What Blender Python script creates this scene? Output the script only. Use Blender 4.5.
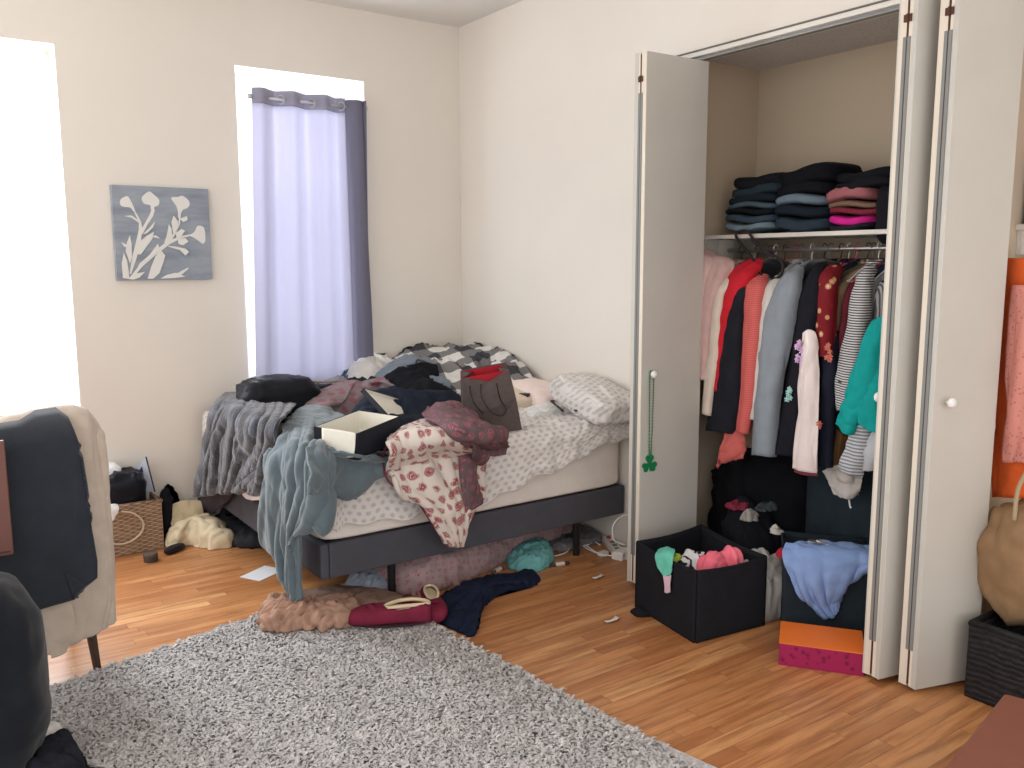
import bpy, bmesh, math, random
import numpy as np
from mathutils import Vector, Matrix
PI=math.pi
for o in list(bpy.data.objects): bpy.data.objects.remove(o)
SC=bpy.context.scene; COL=SC.collection

# ---------------------------------------------------------------- camera
CAM=np.array([-3.1431,-5.0797,1.55]); YAW,PIT,ROL,FPX=-0.61152,-0.13895,-0.00305,865.21
cF=np.array([math.sin(-YAW)*math.cos(PIT),math.cos(YAW)*math.cos(PIT),math.sin(PIT)])
_r=np.array([math.cos(YAW),math.sin(YAW),0.]); _u=np.cross(_r,cF)
cR=math.cos(ROL)*_r+math.sin(ROL)*_u; cU=-math.sin(ROL)*_r+math.cos(ROL)*_u
cd=bpy.data.cameras.new('camera'); cam=bpy.data.objects.new('camera',cd); COL.objects.link(cam)
M=Matrix(((cR[0],cU[0],-cF[0],CAM[0]),(cR[1],cU[1],-cF[1],CAM[1]),(cR[2],cU[2],-cF[2],CAM[2]),(0,0,0,1)))
cam.matrix_world=M; cd.sensor_width=36; cd.lens=FPX/1024*36; cd.clip_start=.05
SC.camera=cam
def at(px,py,**k):
    """world point seen at a pixel, on the plane x=, y= or z="""
    d=cF+cR*(px-512)/FPX-cU*(py-384)/FPX
    a,val=list(k.items())[0]; i='xyz'.index(a)
    p=CAM+(val-CAM[i])/d[i]*d
    return (float(p[0]),float(p[1]),float(p[2]))

# ---------------------------------------------------------------- world, lights, exposure
w=bpy.data.worlds.new('sky'); SC.world=w; w.use_nodes=True
wn=w.node_tree.nodes; bg=wn['Background']; bg.inputs[0].default_value=(1.0,.98,.965,1); bg.inputs[1].default_value=1.6
SC.view_settings.view_transform='Standard'; SC.view_settings.look='None'; SC.view_settings.gamma=1
SC.view_settings.use_curve_mapping=False; SC.view_settings.exposure=0.22
def area(name,loc,target,sx,sy,power,color,spread=PI):
    l=bpy.data.lights.new(name,'AREA'); l.shape='RECTANGLE'; l.size=sx; l.size_y=sy; l.energy=power; l.color=color; l.spread=spread
    o=bpy.data.objects.new(name,l); COL.objects.link(o); o.location=loc
    o.rotation_euler=(Vector(target)-Vector(loc)).to_track_quat('-Z','Y').to_euler(); return o
area('daylight_bed_window',(-1.1,.42,1.76),(-1.1,-3,1.0),.78,1.75,40,(.88,.94,1.0))
area('daylight_left_window',(-2.86,.42,1.72),(-2.6,-3,.4),.86,1.8,95,(.9,.95,1.0))

# ---------------------------------------------------------------- noise (vectorised)
def _h(ix,iy,iz,s):
    n=(ix*374761393+iy*668265263+iz*2147483647+s*1274126177)&0xffffffff
    n=((n^(n>>13))*1274126177)&0xffffffff
    return ((n^(n>>16))&0xffff)/65535.0
def vn(p,s=0):
    p=np.asarray(p,float); i=np.floor(p).astype(np.int64); f=p-i; f=f*f*(3-2*f)
    r=0
    for dx in(0,1):
        for dy in(0,1):
            for dz in(0,1):
                wgt=(f[...,0] if dx else 1-f[...,0])*(f[...,1] if dy else 1-f[...,1])*(f[...,2] if dz else 1-f[...,2])
                r=r+wgt*_h(i[...,0]+dx,i[...,1]+dy,i[...,2]+dz,s)
    return r
def ridge(p,s=0):
    wv=np.stack([vn(p*.7,s+11),vn(p*.7,s+12),vn(p*.7,s+13)],-1)*1.6
    q=p+wv
    a=1-np.abs(2*vn(q,s)-1); b=1-np.abs(2*vn(q*np.array([2.6,1.7,2.2]),s+5)-1); c=np.abs(2*vn(q*4.3,s+6)-1)
    return (a**1.6*.62+b**1.4*.34+c*.13)-.47
def creases(p,s=0):
    """long curving wrinkle lines running in a few directions, as in dropped cloth"""
    rg=np.random.default_rng(s+900); out=0
    for k in range(3):
        d=rg.normal(size=3); d[2]*=.6; d/=np.linalg.norm(d)
        w_=vn(p*.55+k*7.3,s+40+k)*3.2+vn(p*1.4+k*3.1,s+50+k)*1.1
        ph=(p@d)*1.0+w_
        l=np.abs(2*(ph-np.floor(ph))-1); l=1-(1-l)**1.7
        msk=np.clip(vn(p*.6+k*11.7,s+60+k)*2.2-.5,0,1)
        out=out+(l-.5)*msk*(1,.8,.6)[k]
    return out*.75

# ---------------------------------------------------------------- mesh helpers
def link(name,me,m=None,parent=None,smooth=False):
    o=bpy.data.objects.new(name,me); COL.objects.link(o)
    if m is not None: me.materials.append(m)
    if parent is not None: o.parent=parent
    if smooth: me.polygons.foreach_set('use_smooth',[True]*len(me.polygons))
    return o
def mesh(name,V,F,m=None,parent=None,smooth=False,uv=None):
    me=bpy.data.meshes.new(name); me.from_pydata([tuple(map(float,v)) for v in V],[],[tuple(int(i) for i in f) for f in F])
    if uv is not None:
        l=me.uv_layers.new(name='uv'); li=np.empty(len(me.loops),int); me.loops.foreach_get('vertex_index',li)
        l.data.foreach_set('uv',np.asarray(uv)[li].ravel().astype(float))
    me.update(); return link(name,me,m,parent,smooth)
def tag(o,label=None,cat=None,group=None,kind=None):
    if label: o['label']=label
    if cat: o['category']=cat
    if group: o['group']=group
    if kind: o['kind']=kind
    return o
def thing(name,label,cat,loc=(0,0,0),rz=0,group=None):
    o=bpy.data.objects.new(name,None); COL.objects.link(o); o.location=loc; o.rotation_euler=(0,0,rz); o.empty_display_size=.05
    return tag(o,label,cat,group)
class MB:
    def __init__(s): s.V=[];s.F=[]
    def add(s,V,F):
        n=len(s.V); s.V+= [tuple(v) for v in V]; s.F+= [tuple(i+n for i in f) for f in F]; return s
    def box(s,x0,y0,z0,x1,y1,z1,rz=0,c=None):
        V=[(x,y,z) for z in(z0,z1) for y in(y0,y1) for x in(x0,x1)]
        if rz:
            c=c or ((x0+x1)/2,(y0+y1)/2); ca,sa=math.cos(rz),math.sin(rz)
            V=[(c[0]+(x-c[0])*ca-(y-c[1])*sa,c[1]+(x-c[0])*sa+(y-c[1])*ca,z) for x,y,z in V]
        return s.add(V,[(0,2,3,1),(4,5,7,6),(0,1,5,4),(2,6,7,3),(0,4,6,2),(1,3,7,5)])
    def tube(s,P,r,n=8,cap=True,flat=1):
        P=[Vector(p) for p in P]; R=r if hasattr(r,'__len__') else [r]*len(P)
        V=[];F=[];up=Vector((0,0,1)); prev=None
        for i,p in enumerate(P):
            t=(P[min(i+1,len(P)-1)]-P[max(i-1,0)]).normalized()
            if prev is None:
                a=up if abs(t.z)<.9 else Vector((1,0,0)); nn=t.cross(a).normalized()
            else: nn=(prev-t*prev.dot(t)).normalized()
            prev=nn; b=t.cross(nn)
            for k in range(n):
                an=2*PI*k/n; V.append(p+(nn*math.cos(an)+b*math.sin(an)*flat)*R[i])
        for i in range(len(P)-1):
            for k in range(n):
                F.append((i*n+k,i*n+(k+1)%n,(i+1)*n+(k+1)%n,(i+1)*n+k))
        if cap: F+= [tuple(range(n))[::-1],tuple(range((len(P)-1)*n,len(P)*n))]
        return s.add(V,F)
    def lathe(s,prof,c=(0,0,0),n=20,axis='z'):
        V=[];F=[]
        for (r,z) in prof:
            for k in range(n):
                a=2*PI*k/n; v=(r*math.cos(a),r*math.sin(a),z)
                if axis=='x': v=(v[2],v[0],v[1])
                if axis=='y': v=(v[0],v[2],v[1])
                V.append((c[0]+v[0],c[1]+v[1],c[2]+v[2]))
        for i in range(len(prof)-1):
            for k in range(n): F.append((i*n+k,i*n+(k+1)%n,(i+1)*n+(k+1)%n,(i+1)*n+k))
        F+= [tuple(range(n))[::-1],tuple(range((len(prof)-1)*n,len(prof)*n))]
        return s.add(V,F)
    def build(s,name,m,parent=None,bevel=0,smooth=False,fix=True):
        o=mesh(name,s.V,s.F,m,parent,smooth)
        if fix:
            bm=bmesh.new(); bm.from_mesh(o.data); bmesh.ops.recalc_face_normals(bm,faces=bm.faces); bm.to_mesh(o.data); bm.free()
        if bevel:
            b=o.modifiers.new('bevel','BEVEL'); b.width=bevel; b.segments=2; b.limit_method='ANGLE'; b.angle_limit=.7
        return o
def crom(P,n,closed=False):
    """catmull-rom resample of an array of points along axis 0"""
    P=np.asarray(P,float); m=len(P); t=np.linspace(0,m if closed else m-1,n,endpoint=not closed)
    i=np.floor(t).astype(int); i=np.minimum(i,m-1 if closed else m-2); f=(t-i).reshape((-1,)+(1,)*(P.ndim-1))
    if closed: g=lambda k:P[(i+k)%m]
    else:
        E=np.concatenate([[2*P[0]-P[1]],P,[2*P[-1]-P[-2]]]); g=lambda k:E[i+k+1]
    a,b,c,d=g(-1),g(0),g(1),g(2)
    return .5*((2*b)+(-a+c)*f+(2*a-5*b+4*c-d)*f*f+(-a+3*b-3*c+d)*f**3)
def grid_faces(nu,nv,closed_v=False):
    F=[]
    for i in range(nu-1):
        for j in range(nv if closed_v else nv-1):
            k=(j+1)%nv; F.append((i*nv+j,i*nv+k,(i+1)*nv+k,(i+1)*nv+j))
    return F
def sheet(name,rows,m,parent=None,nu=50,nv=50,th=.006,amp=.01,freq=9,seed=1,stretch=(1,1,1),fine=.0,push=0,folds=None):
    G=crom(np.array(rows,float),nu); G=np.swapaxes(crom(np.swapaxes(G,0,1),nv),0,1)
    du=np.gradient(G,axis=0); dv=np.gradient(G,axis=1); N=np.cross(du,dv); N/=np.linalg.norm(N,axis=-1,keepdims=True)+1e-9
    q=G*freq*np.array(stretch)
    D=amp*(ridge(q,seed)*.7+creases(q*.9,seed)*.6+.5)
    if fine: D=D+fine*(vn(G*60,seed+3)-.5)
    if folds:
        nf,af,wf,u0=folds
        uu=np.linspace(0,1,nu)[:,None]; vv=np.linspace(0,1,nv)[None,:]
        wz=vn(np.stack([uu*1.8+0*vv,vv*3+0*uu,0*uu+0*vv+seed],-1),seed+21)-.5
        wz2=vn(np.stack([uu*1.1+0*vv,vv*7+0*uu,0*uu+0*vv+seed],-1),seed+25)-.5
        ph=nf*vv+wf*wz*1.6+wz2*1.3; fr=ph-np.floor(ph); sv=np.where(fr<.35,np.sin(fr/.35*PI/2),np.cos((fr-.35)/.65*PI/2)); sv=sv*sv*(3-2*sv)
        kk=vn(np.stack([uu*2.4+0*vv,np.floor(ph)*5.3+0*uu,0*uu+0*vv],-1),seed+22); k=np.clip(.15+1.3*kk,0,1.3)*(sv>-1)
        ph2=nf*2.3*vv+wf*2*wz2; D=D+af*.28*np.abs(np.sin(PI*ph2))*np.clip((uu-u0)/.25,0,1)
        D=D+af*sv*np.clip((uu-u0)/.25,0,1)*k
    tocam=CAM-G; s=np.sign((N*tocam).sum(-1).mean()) or 1
    G=G+N*s*(D+push)[...,None]
    # metric uv
    lu=np.concatenate([[0],np.cumsum(np.linalg.norm(np.diff(G[:,nv//2],axis=0),axis=-1))])
    lv=np.concatenate([[0],np.cumsum(np.linalg.norm(np.diff(G[nu//2],axis=0),axis=-1))])
    UV=np.stack(np.meshgrid(lu,lv,indexing='ij'),-1).reshape(-1,2)
    F=grid_faces(nu,nv)
    if s<0: F=[f[::-1] for f in F]
    o=mesh(name,G.reshape(-1,3),F,m,parent,True,UV)
    md=o.modifiers.new('thickness','SOLIDIFY'); md.thickness=th; md.offset=-1
    return o
def heap(name,outline,z,h,m,parent=None,nr=26,nt=96,amp=.02,freq=11,seed=1,power=.8,stretch=(1,1,1),lump=.5,bumps=()):
    """a crumpled mound of cloth on the plane z: outline is world (x,y)"""
    O=crom(np.array([(p[0],p[1]) for p in outline],float),nt,True); c=O.mean(0)
    ph=np.linspace(0.02,1.0,nr)*PI/2*1.12
    s=np.sin(np.minimum(ph,PI/2))*np.where(ph>PI/2,1-(ph-PI/2)*.35,1); zz=np.maximum(np.cos(ph),-.18)
    zz=np.sign(zz)*np.abs(zz)**power
    XY=c+s[:,None,None]*(O-c)[None]
    P=np.concatenate([XY,np.zeros(XY.shape[:2]+(1,))],-1)
    hh=h*(1-lump+lump*2*vn(P*5,seed+7))
    for (bx,by,br,ba) in bumps:
        hh=hh+ba*np.exp(-((P[...,0]-bx)**2+(P[...,1]-by)**2)/br**2)
    P[...,2]=zz[:,None]*hh
    P[...,2]+=z
    q=P*freq*np.array(stretch)
    du=np.gradient(P,axis=0); dv=np.gradient(P,axis=1); N=np.cross(du,dv); N/=np.linalg.norm(N,axis=-1,keepdims=True)+1e-9
    if N[...,2].mean()<0: N=-N
    P=P+N*(amp*(ridge(q,seed)*.6+creases(q*1.25,seed)*.85+ .12))[...,None]
    P[...,0]=np.minimum(P[...,0],-.03) if c[0]<-.03 and c[0]+0<0 else P[...,0]; P[...,1]=np.minimum(P[...,1],-.03)
    P[...,2]=np.maximum(P[...,2],z+.002*(1-s[:,None]))
    P[-1,:,2]=z
    V=P.reshape(-1,3); F=grid_faces(nr,nt,True)
    V=np.concatenate([V,[[c[0],c[1],P[0,:,2].mean()]],[[c[0],c[1],z]]]); a=len(V)-2
    for k in range(nt):
        F.append((a,(k+1)%nt,k)); F.append((a+1,(nr-1)*nt+k,(nr-1)*nt+(k+1)%nt))
    UV=V[:,:2].copy(); UV[:,1]+=V[:,2]
    o=mesh(name,V,F,m,parent,True,UV)
    bm=bmesh.new(); bm.from_mesh(o.data); bmesh.ops.recalc_face_normals(bm,faces=bm.faces); bm.to_mesh(o.data); bm.free()
    return o
def soft(name,size,m,parent=None,loc=(0,0,0),e=.35,n=40,amp=.01,freq=9,seed=1,flat_base=False,rot=None,stretch=(1,1,1),fn=None):
    """super-ellipsoid cushion shape with creases"""
    u=np.linspace(-PI/2,PI/2,n//2); v=np.linspace(-PI,PI,n,endpoint=False); U,Vv=np.meshgrid(u,v,indexing='ij')
    pw=lambda a:np.sign(a)*np.abs(a)**e
    P=np.stack([pw(np.cos(U))*pw(np.cos(Vv))*size[0]/2,pw(np.cos(U))*pw(np.sin(Vv))*size[1]/2,pw(np.sin(U))*size[2]/2],-1)
    D=P/(np.linalg.norm(P,axis=-1,keepdims=True)+1e-9)
    off=np.array([seed*3.7,seed*1.3,0])
    P=P+D*(amp*(ridge((P+off)*freq*np.array(stretch),seed)*.8+creases((P+off)*freq*np.array(stretch),seed)*.5))[...,None]
    if fn: P=fn(P)
    if flat_base: P[...,2]=np.maximum(P[...,2],-size[2]/2)
    P=P+np.array(loc)
    V=P.reshape(-1,3); F=grid_faces(len(u),n,True); F+=[tuple(range(n))[::-1],tuple(range((len(u)-1)*n,len(u)*n))]
    UV=V[:,:2].copy(); UV[:,0]+=V[:,2]*.7; UV[:,1]+=V[:,2]*.7
    o=mesh(name,V,F,m,parent,True,UV)
    bm=bmesh.new(); bm.from_mesh(o.data); bmesh.ops.remove_doubles(bm,verts=bm.verts,dist=1e-5); bmesh.ops.recalc_face_normals(bm,faces=bm.faces); bm.to_mesh(o.data); bm.free()
    return o

# ---------------------------------------------------------------- materials
def srgb(r,g,b):
    f=lambda c:(c/255/12.92) if c/255<=.04045 else ((c/255+.055)/1.055)**2.4
    return (f(r),f(g),f(b),1)
class NT:
    def __init__(s,name):
        s.m=bpy.data.materials.new(name); s.m.use_nodes=True; s.t=s.m.node_tree; s.b=s.t.nodes['Principled BSDF']; s.out=s.t.nodes['Material Output']
    def n(s,typ,**k):
        nd=s.t.nodes.new(typ)
        for a,b in k.items():
            if a.startswith('i_'): nd.inputs[a[2:].replace('_',' ')].default_value=b
            else: setattr(nd,a,b)
        return nd
    def l(s,a,b): s.t.links.new(a,b); return s
    def math(s,op,a,b=None,c=None):
        nd=s.t.nodes.new('ShaderNodeMath'); nd.operation=op
        for i,v in enumerate((a,b,c)):
            if v is None: continue
            if hasattr(v,'links'): s.l(v,nd.inputs[i])
            else: nd.inputs[i].default_value=v
        return nd.outputs[0]
    def mix(s,f,a,b):
        nd=s.t.nodes.new('ShaderNodeMix'); nd.data_type='RGBA'
        for i,v in ((0,f),(6,a),(7,b)):
            if hasattr(v,'links'): s.l(v,nd.inputs[i])
            else: nd.inputs[i].default_value=v
        return nd.outputs[2]
    def coord(s,kind='Object',scale=None):
        c=s.n('ShaderNodeTexCoord').outputs[kind]
        if scale is not None:
            mp=s.n('ShaderNodeMapping'); mp.inputs['Scale'].default_value=scale; s.l(c,mp.inputs[0]); c=mp.outputs[0]
        return c
    def noise(s,co,scale,detail=3,rough=.55):
        nd=s.n('ShaderNodeTexNoise'); nd.inputs['Scale'].default_value=scale; nd.inputs['Detail'].default_value=detail; nd.inputs['Roughness'].default_value=rough; s.l(co,nd.inputs['Vector']); return nd.outputs['Fac']
    def ramp(s,f,stops):
        r=s.n('ShaderNodeValToRGB'); e=r.color_ramp.elements
        while len(e)<len(stops): e.new(.5)
        for i,(p,c) in enumerate(stops): e[i].position=p; e[i].color=c if hasattr(c,'__len__') else (c,c,c,1)
        s.l(f,r.inputs[0]); return r.outputs[0]
    def bump(s,h,strength=.3,dist=.002):
        b=s.n('ShaderNodeBump'); b.inputs['Strength'].default_value=strength; b.inputs['Distance'].default_value=dist; s.l(h,b.inputs['Height']); s.l(b.outputs[0],s.b.inputs['Normal'])
    def col(s,c): 
        if hasattr(c,'links'): s.l(c,s.b.inputs['Base Color'])
        else: s.b.inputs['Base Color'].default_value=c
        return s
    def set(s,rough=.8,metal=0,spec=.3,sheen=0,**k):
        s.b.inputs['Roughness'].default_value=rough; s.b.inputs['Metallic'].default_value=metal; s.b.inputs['Specular IOR Level'].default_value=spec
        if sheen: s.b.inputs['Sheen Weight'].default_value=sheen
        return s
def sc(c,f): return (min(c[0]*f,1),min(c[1]*f,1),min(c[2]*f,1),1)
_mc={}
def cloth(r,g,b,var=.18,rough=.9,weave=900,sheen=0):
    key=(r,g,b,var,rough,weave,sheen)
    if key in _mc: return _mc[key]
    t=NT('cloth'); c=srgb(r,g,b); co=t.coord('Object')
    n1=t.noise(co,14,4); 
    t.col(t.mix(t.ramp(n1,[(.3,0.),(.7,1.)]),sc(c,1-var),sc(c,1+var))).set(rough=rough,spec=.15,sheen=sheen)
    t.bump(t.noise(co,weave/3,2),.35,.0015); _mc[key]=t.m; return t.m
def plain(r,g,b,rough=.5,metal=0,spec=.4,nz=.06,ns=6):
    key=('p',r,g,b,rough,metal)
    if key in _mc: return _mc[key]
    t=NT('painted'); c=srgb(r,g,b); co=t.coord('Object')
    t.col(t.mix(t.noise(co,ns,4),sc(c,1-nz),sc(c,1+nz))).set(rough=rough,metal=metal,spec=spec)
    _mc[key]=t.m; return t.m
def stripes(c1,c2,freq,axis='z',duty=.5,wob=.0,rough=.9,coord='Object'):
    t=NT('striped cloth'); co=t.coord(coord); sp=t.n('ShaderNodeSeparateXYZ'); t.l(co,sp.inputs[0])
    v=sp.outputs['XYZ'.index(axis.upper())]
    if wob: v=t.math('ADD',v,t.math('MULTIPLY',t.noise(co,6),wob))
    f=t.math('GREATER_THAN',t.math('FRACT',t.math('MULTIPLY',v,freq)),duty)
    t.col(t.mix(f,srgb(*c1),srgb(*c2))).set(rough=rough,spec=.15); t.bump(t.noise(co,300,2),.3,.0015); return t.m
def wall_mat(name,r,g,b):
    t=NT(name); c=srgb(r,g,b); co=t.coord('Object')
    n=t.noise(co,1.3,5); t.col(t.mix(t.ramp(n,[(.3,0.),(.75,1.)]),sc(c,.965),sc(c,1.02))).set(rough=.75,spec=.25)
    t.bump(t.noise(co,160,3),.12,.002); return t.m
MW=wall_mat('cream wall paint',228,222,213)
MCEIL=wall_mat('ceiling paint',222,219,214)
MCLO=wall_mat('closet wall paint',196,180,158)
MTRIM=plain(226,222,214,.45)
MDOOR=plain(196,193,185,.5)
MWHITE=plain(240,240,240,.4)
def popcorn():
    t=NT('textured closet ceiling'); co=t.coord('Object'); n=t.noise(co,90,4); t.col(t.mix(n,srgb(186,182,178),srgb(226,222,218))).set(rough=.95,spec=.1); t.bump(n,.8,.01); return t.m
def wood_floor():
    t=NT('honey oak strip floor'); co=t.coord('Object')
    sp=t.n('ShaderNodeSeparateXYZ'); t.l(co,sp.inputs[0]); X,Y=sp.outputs[0],sp.outputs[1]
    W=.062; row=t.math('FLOOR',t.math('DIVIDE',Y,W)); fy=t.math('FRACT',t.math('DIVIDE',Y,W))
    wn_=t.n('ShaderNodeTexWhiteNoise',noise_dimensions='1D'); t.l(row,wn_.inputs['W'])
    L=.75; xs=t.math('ADD',t.math('DIVIDE',X,L),t.math('MULTIPLY',wn_.outputs['Value'],7.3))
    cell=t.math('FLOOR',xs); fx=t.math('FRACT',xs)
    cb=t.n('ShaderNodeCombineXYZ'); t.l(cell,cb.inputs[0]); t.l(row,cb.inputs[1])
    w2=t.n('ShaderNodeTexWhiteNoise',noise_dimensions='2D'); t.l(cb.outputs[0],w2.inputs['Vector'])
    # grain
    off=t.n('ShaderNodeVectorMath',operation='MULTIPLY'); t.l(co,off.inputs[0]); off.inputs[1].default_value=(1.6,22,1)
    ad=t.n('ShaderNodeVectorMath',operation='ADD'); t.l(off.outputs[0],ad.inputs[0])
    mu=t.n('ShaderNodeVectorMath',operation='SCALE'); t.l(w2.outputs['Color'],mu.inputs[0]); mu.inputs['Scale'].default_value=40; t.l(mu.outputs[0],ad.inputs[1])
    g=t.noise(ad.outputs[0],1.6,5,.6)
    base=t.ramp(w2.outputs['Value'],[(0,srgb(168,110,68)),(.25,srgb(198,138,88)),(.5,srgb(210,150,98)),(.75,srgb(182,122,76)),(1,srgb(222,168,114))])
    dark=t.mix(t.ramp(g,[(.38,1.),(.62,0.)]),base,srgb(146,86,50))
    dk=t.n('ShaderNodeMix',data_type='RGBA',blend_type='MIX'); 
    fac=t.math('MULTIPLY',t.ramp(g,[(.35,1.),(.6,0.)]),.8)
    c=t.mix(fac,base,srgb(150,94,54))
    # a few darker knots
    vo=t.noise(t.coord('Object',(1.2,5,1)),2.2,2); kn=t.math('MULTIPLY',t.ramp(vo,[(.70,0.),(.78,1.)]),.45)
    c=t.mix(kn,c,srgb(96,58,36))
    seam=t.math('MAXIMUM',t.math('LESS_THAN',fy,.022),t.math('LESS_THAN',fx,.0022))
    c=t.mix(t.math('MULTIPLY',seam,.65),c,srgb(70,42,26))
    t.col(c).set(rough=.33,spec=.45); t.l(t.ramp(g,[(0,.25),(1,.42)]),t.b.inputs['Roughness'])
    t.bump(t.math('SUBTRACT',1.,seam),.3,.001); return t.m
def box_obj(name,x0,y0,z0,x1,y1,z1,m,parent=None,bevel=0,rz=0): return MB().box(x0,y0,z0,x1,y1,z1,rz).build(name,m,parent,bevel)
def struct(o): o['kind']='structure'; return o

# ================================================================ ROOM
H=3.085; XL=-4.6; YB=-6.2
CD=.62          # closet depth
J1,J2,J3=-1.975,-3.44,-3.50
TH=2.525
struct(box_obj('floor',XL,YB,-.05,.9,.3,0,wood_floor()))
struct(box_obj('ceiling',XL,YB,H,.1,.3,H+.05,MCEIL))
# window wall with two openings
W2=(-1.495,-.696,.83,2.665); W1=(-3.30,-2.41,.77,2.655)
mb=MB()
def wallseg(mb,x0,x1,z0,z1): mb.box(x0,0,z0,x1,.3,z1)
wallseg(mb,XL,W1[0],0,H); wallseg(mb,W1[0],W1[1],0,W1[2]); wallseg(mb,W1[0],W1[1],W1[3],H)
wallseg(mb,W1[1],W2[0],0,H); wallseg(mb,W2[0],W2[1],0,W2[2]); wallseg(mb,W2[0],W2[1],W2[3],H); wallseg(mb,W2[1],.1,0,H)
struct(mb.build('wall_back',MW))
# closet wall
mb=MB(); mb.box(0,J1,0,.1,0,H); mb.box(0,YB,TH,.1,J1,H); mb.box(0,J3,0,.1,J2,TH)
struct(mb.build('wall_right',MW))
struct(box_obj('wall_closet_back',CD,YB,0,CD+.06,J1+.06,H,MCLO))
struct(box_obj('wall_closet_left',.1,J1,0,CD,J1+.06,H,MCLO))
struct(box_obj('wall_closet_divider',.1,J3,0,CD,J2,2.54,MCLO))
struct(box_obj('ceiling',.1,YB,2.54,CD,J1,2.60,popcorn()))
# header trim and sliding track
t=struct(box_obj('trim_1',-.012,YB+.5,TH-.022,.1,J1-.0,TH+.0,MTRIM,bevel=.003))
MMET=plain(150,152,152,.35,.9); MDK=plain(60,58,56,.6)
tr=MB(); tr.box(.015,J2+.01,TH-.034,.045,J1-.01,TH-.0225); tr.build('track',MMET,t)
tr=MB(); tr.box(.015,YB+.6,TH-.034,.045,J3-.01,TH-.0225); tr.build('track',MMET,t)
sh=MB(); sh.box(-.016,YB+.5,TH+.0005,0.004,J1,TH+.006); sh.build('dark_line',plain(120,112,104,.8),t)  # thin darker strip along the top of the header trim

def window(n,W):
    r=thing('window_%d'%n,None,None,((W[0]+W[1])/2,.2,W[2])); r['kind']='structure'
    x0,x1,z0,z1=W; cx=(x0+x1)/2; y=.22; zm=(z0+z1)/2
    def B(*a): return (a[0]-cx,a[1]-.2,a[2]-z0,a[3]-cx,a[4]-.2,a[5]-z0)
    f=MB(); 
    f.box(*B(x0,y,z0,x0+.04,y+.07,z1)); f.box(*B(x1-.04,y,z0,x1,y+.07,z1)); f.box(*B(x0+.04,y,z1-.04,x1-.04,y+.07,z1)); f.box(*B(x0+.04,y,z0,x1-.04,y+.07,z0+.04))
    f.build('window_frame',MWHITE,r)
    for (a,b,yy) in ((z0+.04,zm+.02,y+.005),(zm-.02,z1-.04,y+.035)):
        s=MB(); s.box(*B(x0+.04,yy,a,x0+.08,yy+.028,b)); s.box(*B(x1-.08,yy,a,x1-.04,yy+.028,b)); s.box(*B(x0+.08,yy,a,x1-.08,yy+.028,a+.045)); s.box(*B(x0+.08,yy,b-.04,x1-.08,yy+.028,b))
        so=s.build('sash',MWHITE,r)
        g=MB(); g.box(*B(x0+.08,yy+.012,a+.045,x1-.08,yy+.016,b-.04)); g.build('pane',MGLASS,so)
    s=MB(); s.box(*B(x0,-.015,z0-.0,x1,.22,z0+.02)); s.build('window_sill',MWHITE,r,.004)
def glass():
    t=NT('window glass'); tr=t.n('ShaderNodeBsdfTransparent'); gl=t.n('ShaderNodeBsdfGlossy'); gl.inputs['Roughness'].default_value=.02
    mx=t.n('ShaderNodeMixShader'); mx.inputs[0].default_value=.06; t.l(tr.outputs[0],mx.inputs[1]); t.l(gl.outputs[0],mx.inputs[2]); t.l(mx.outputs[0],t.out.inputs[0]); return t.m
MGLASS=glass()
window(1,W1); window(2,W2)

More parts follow.
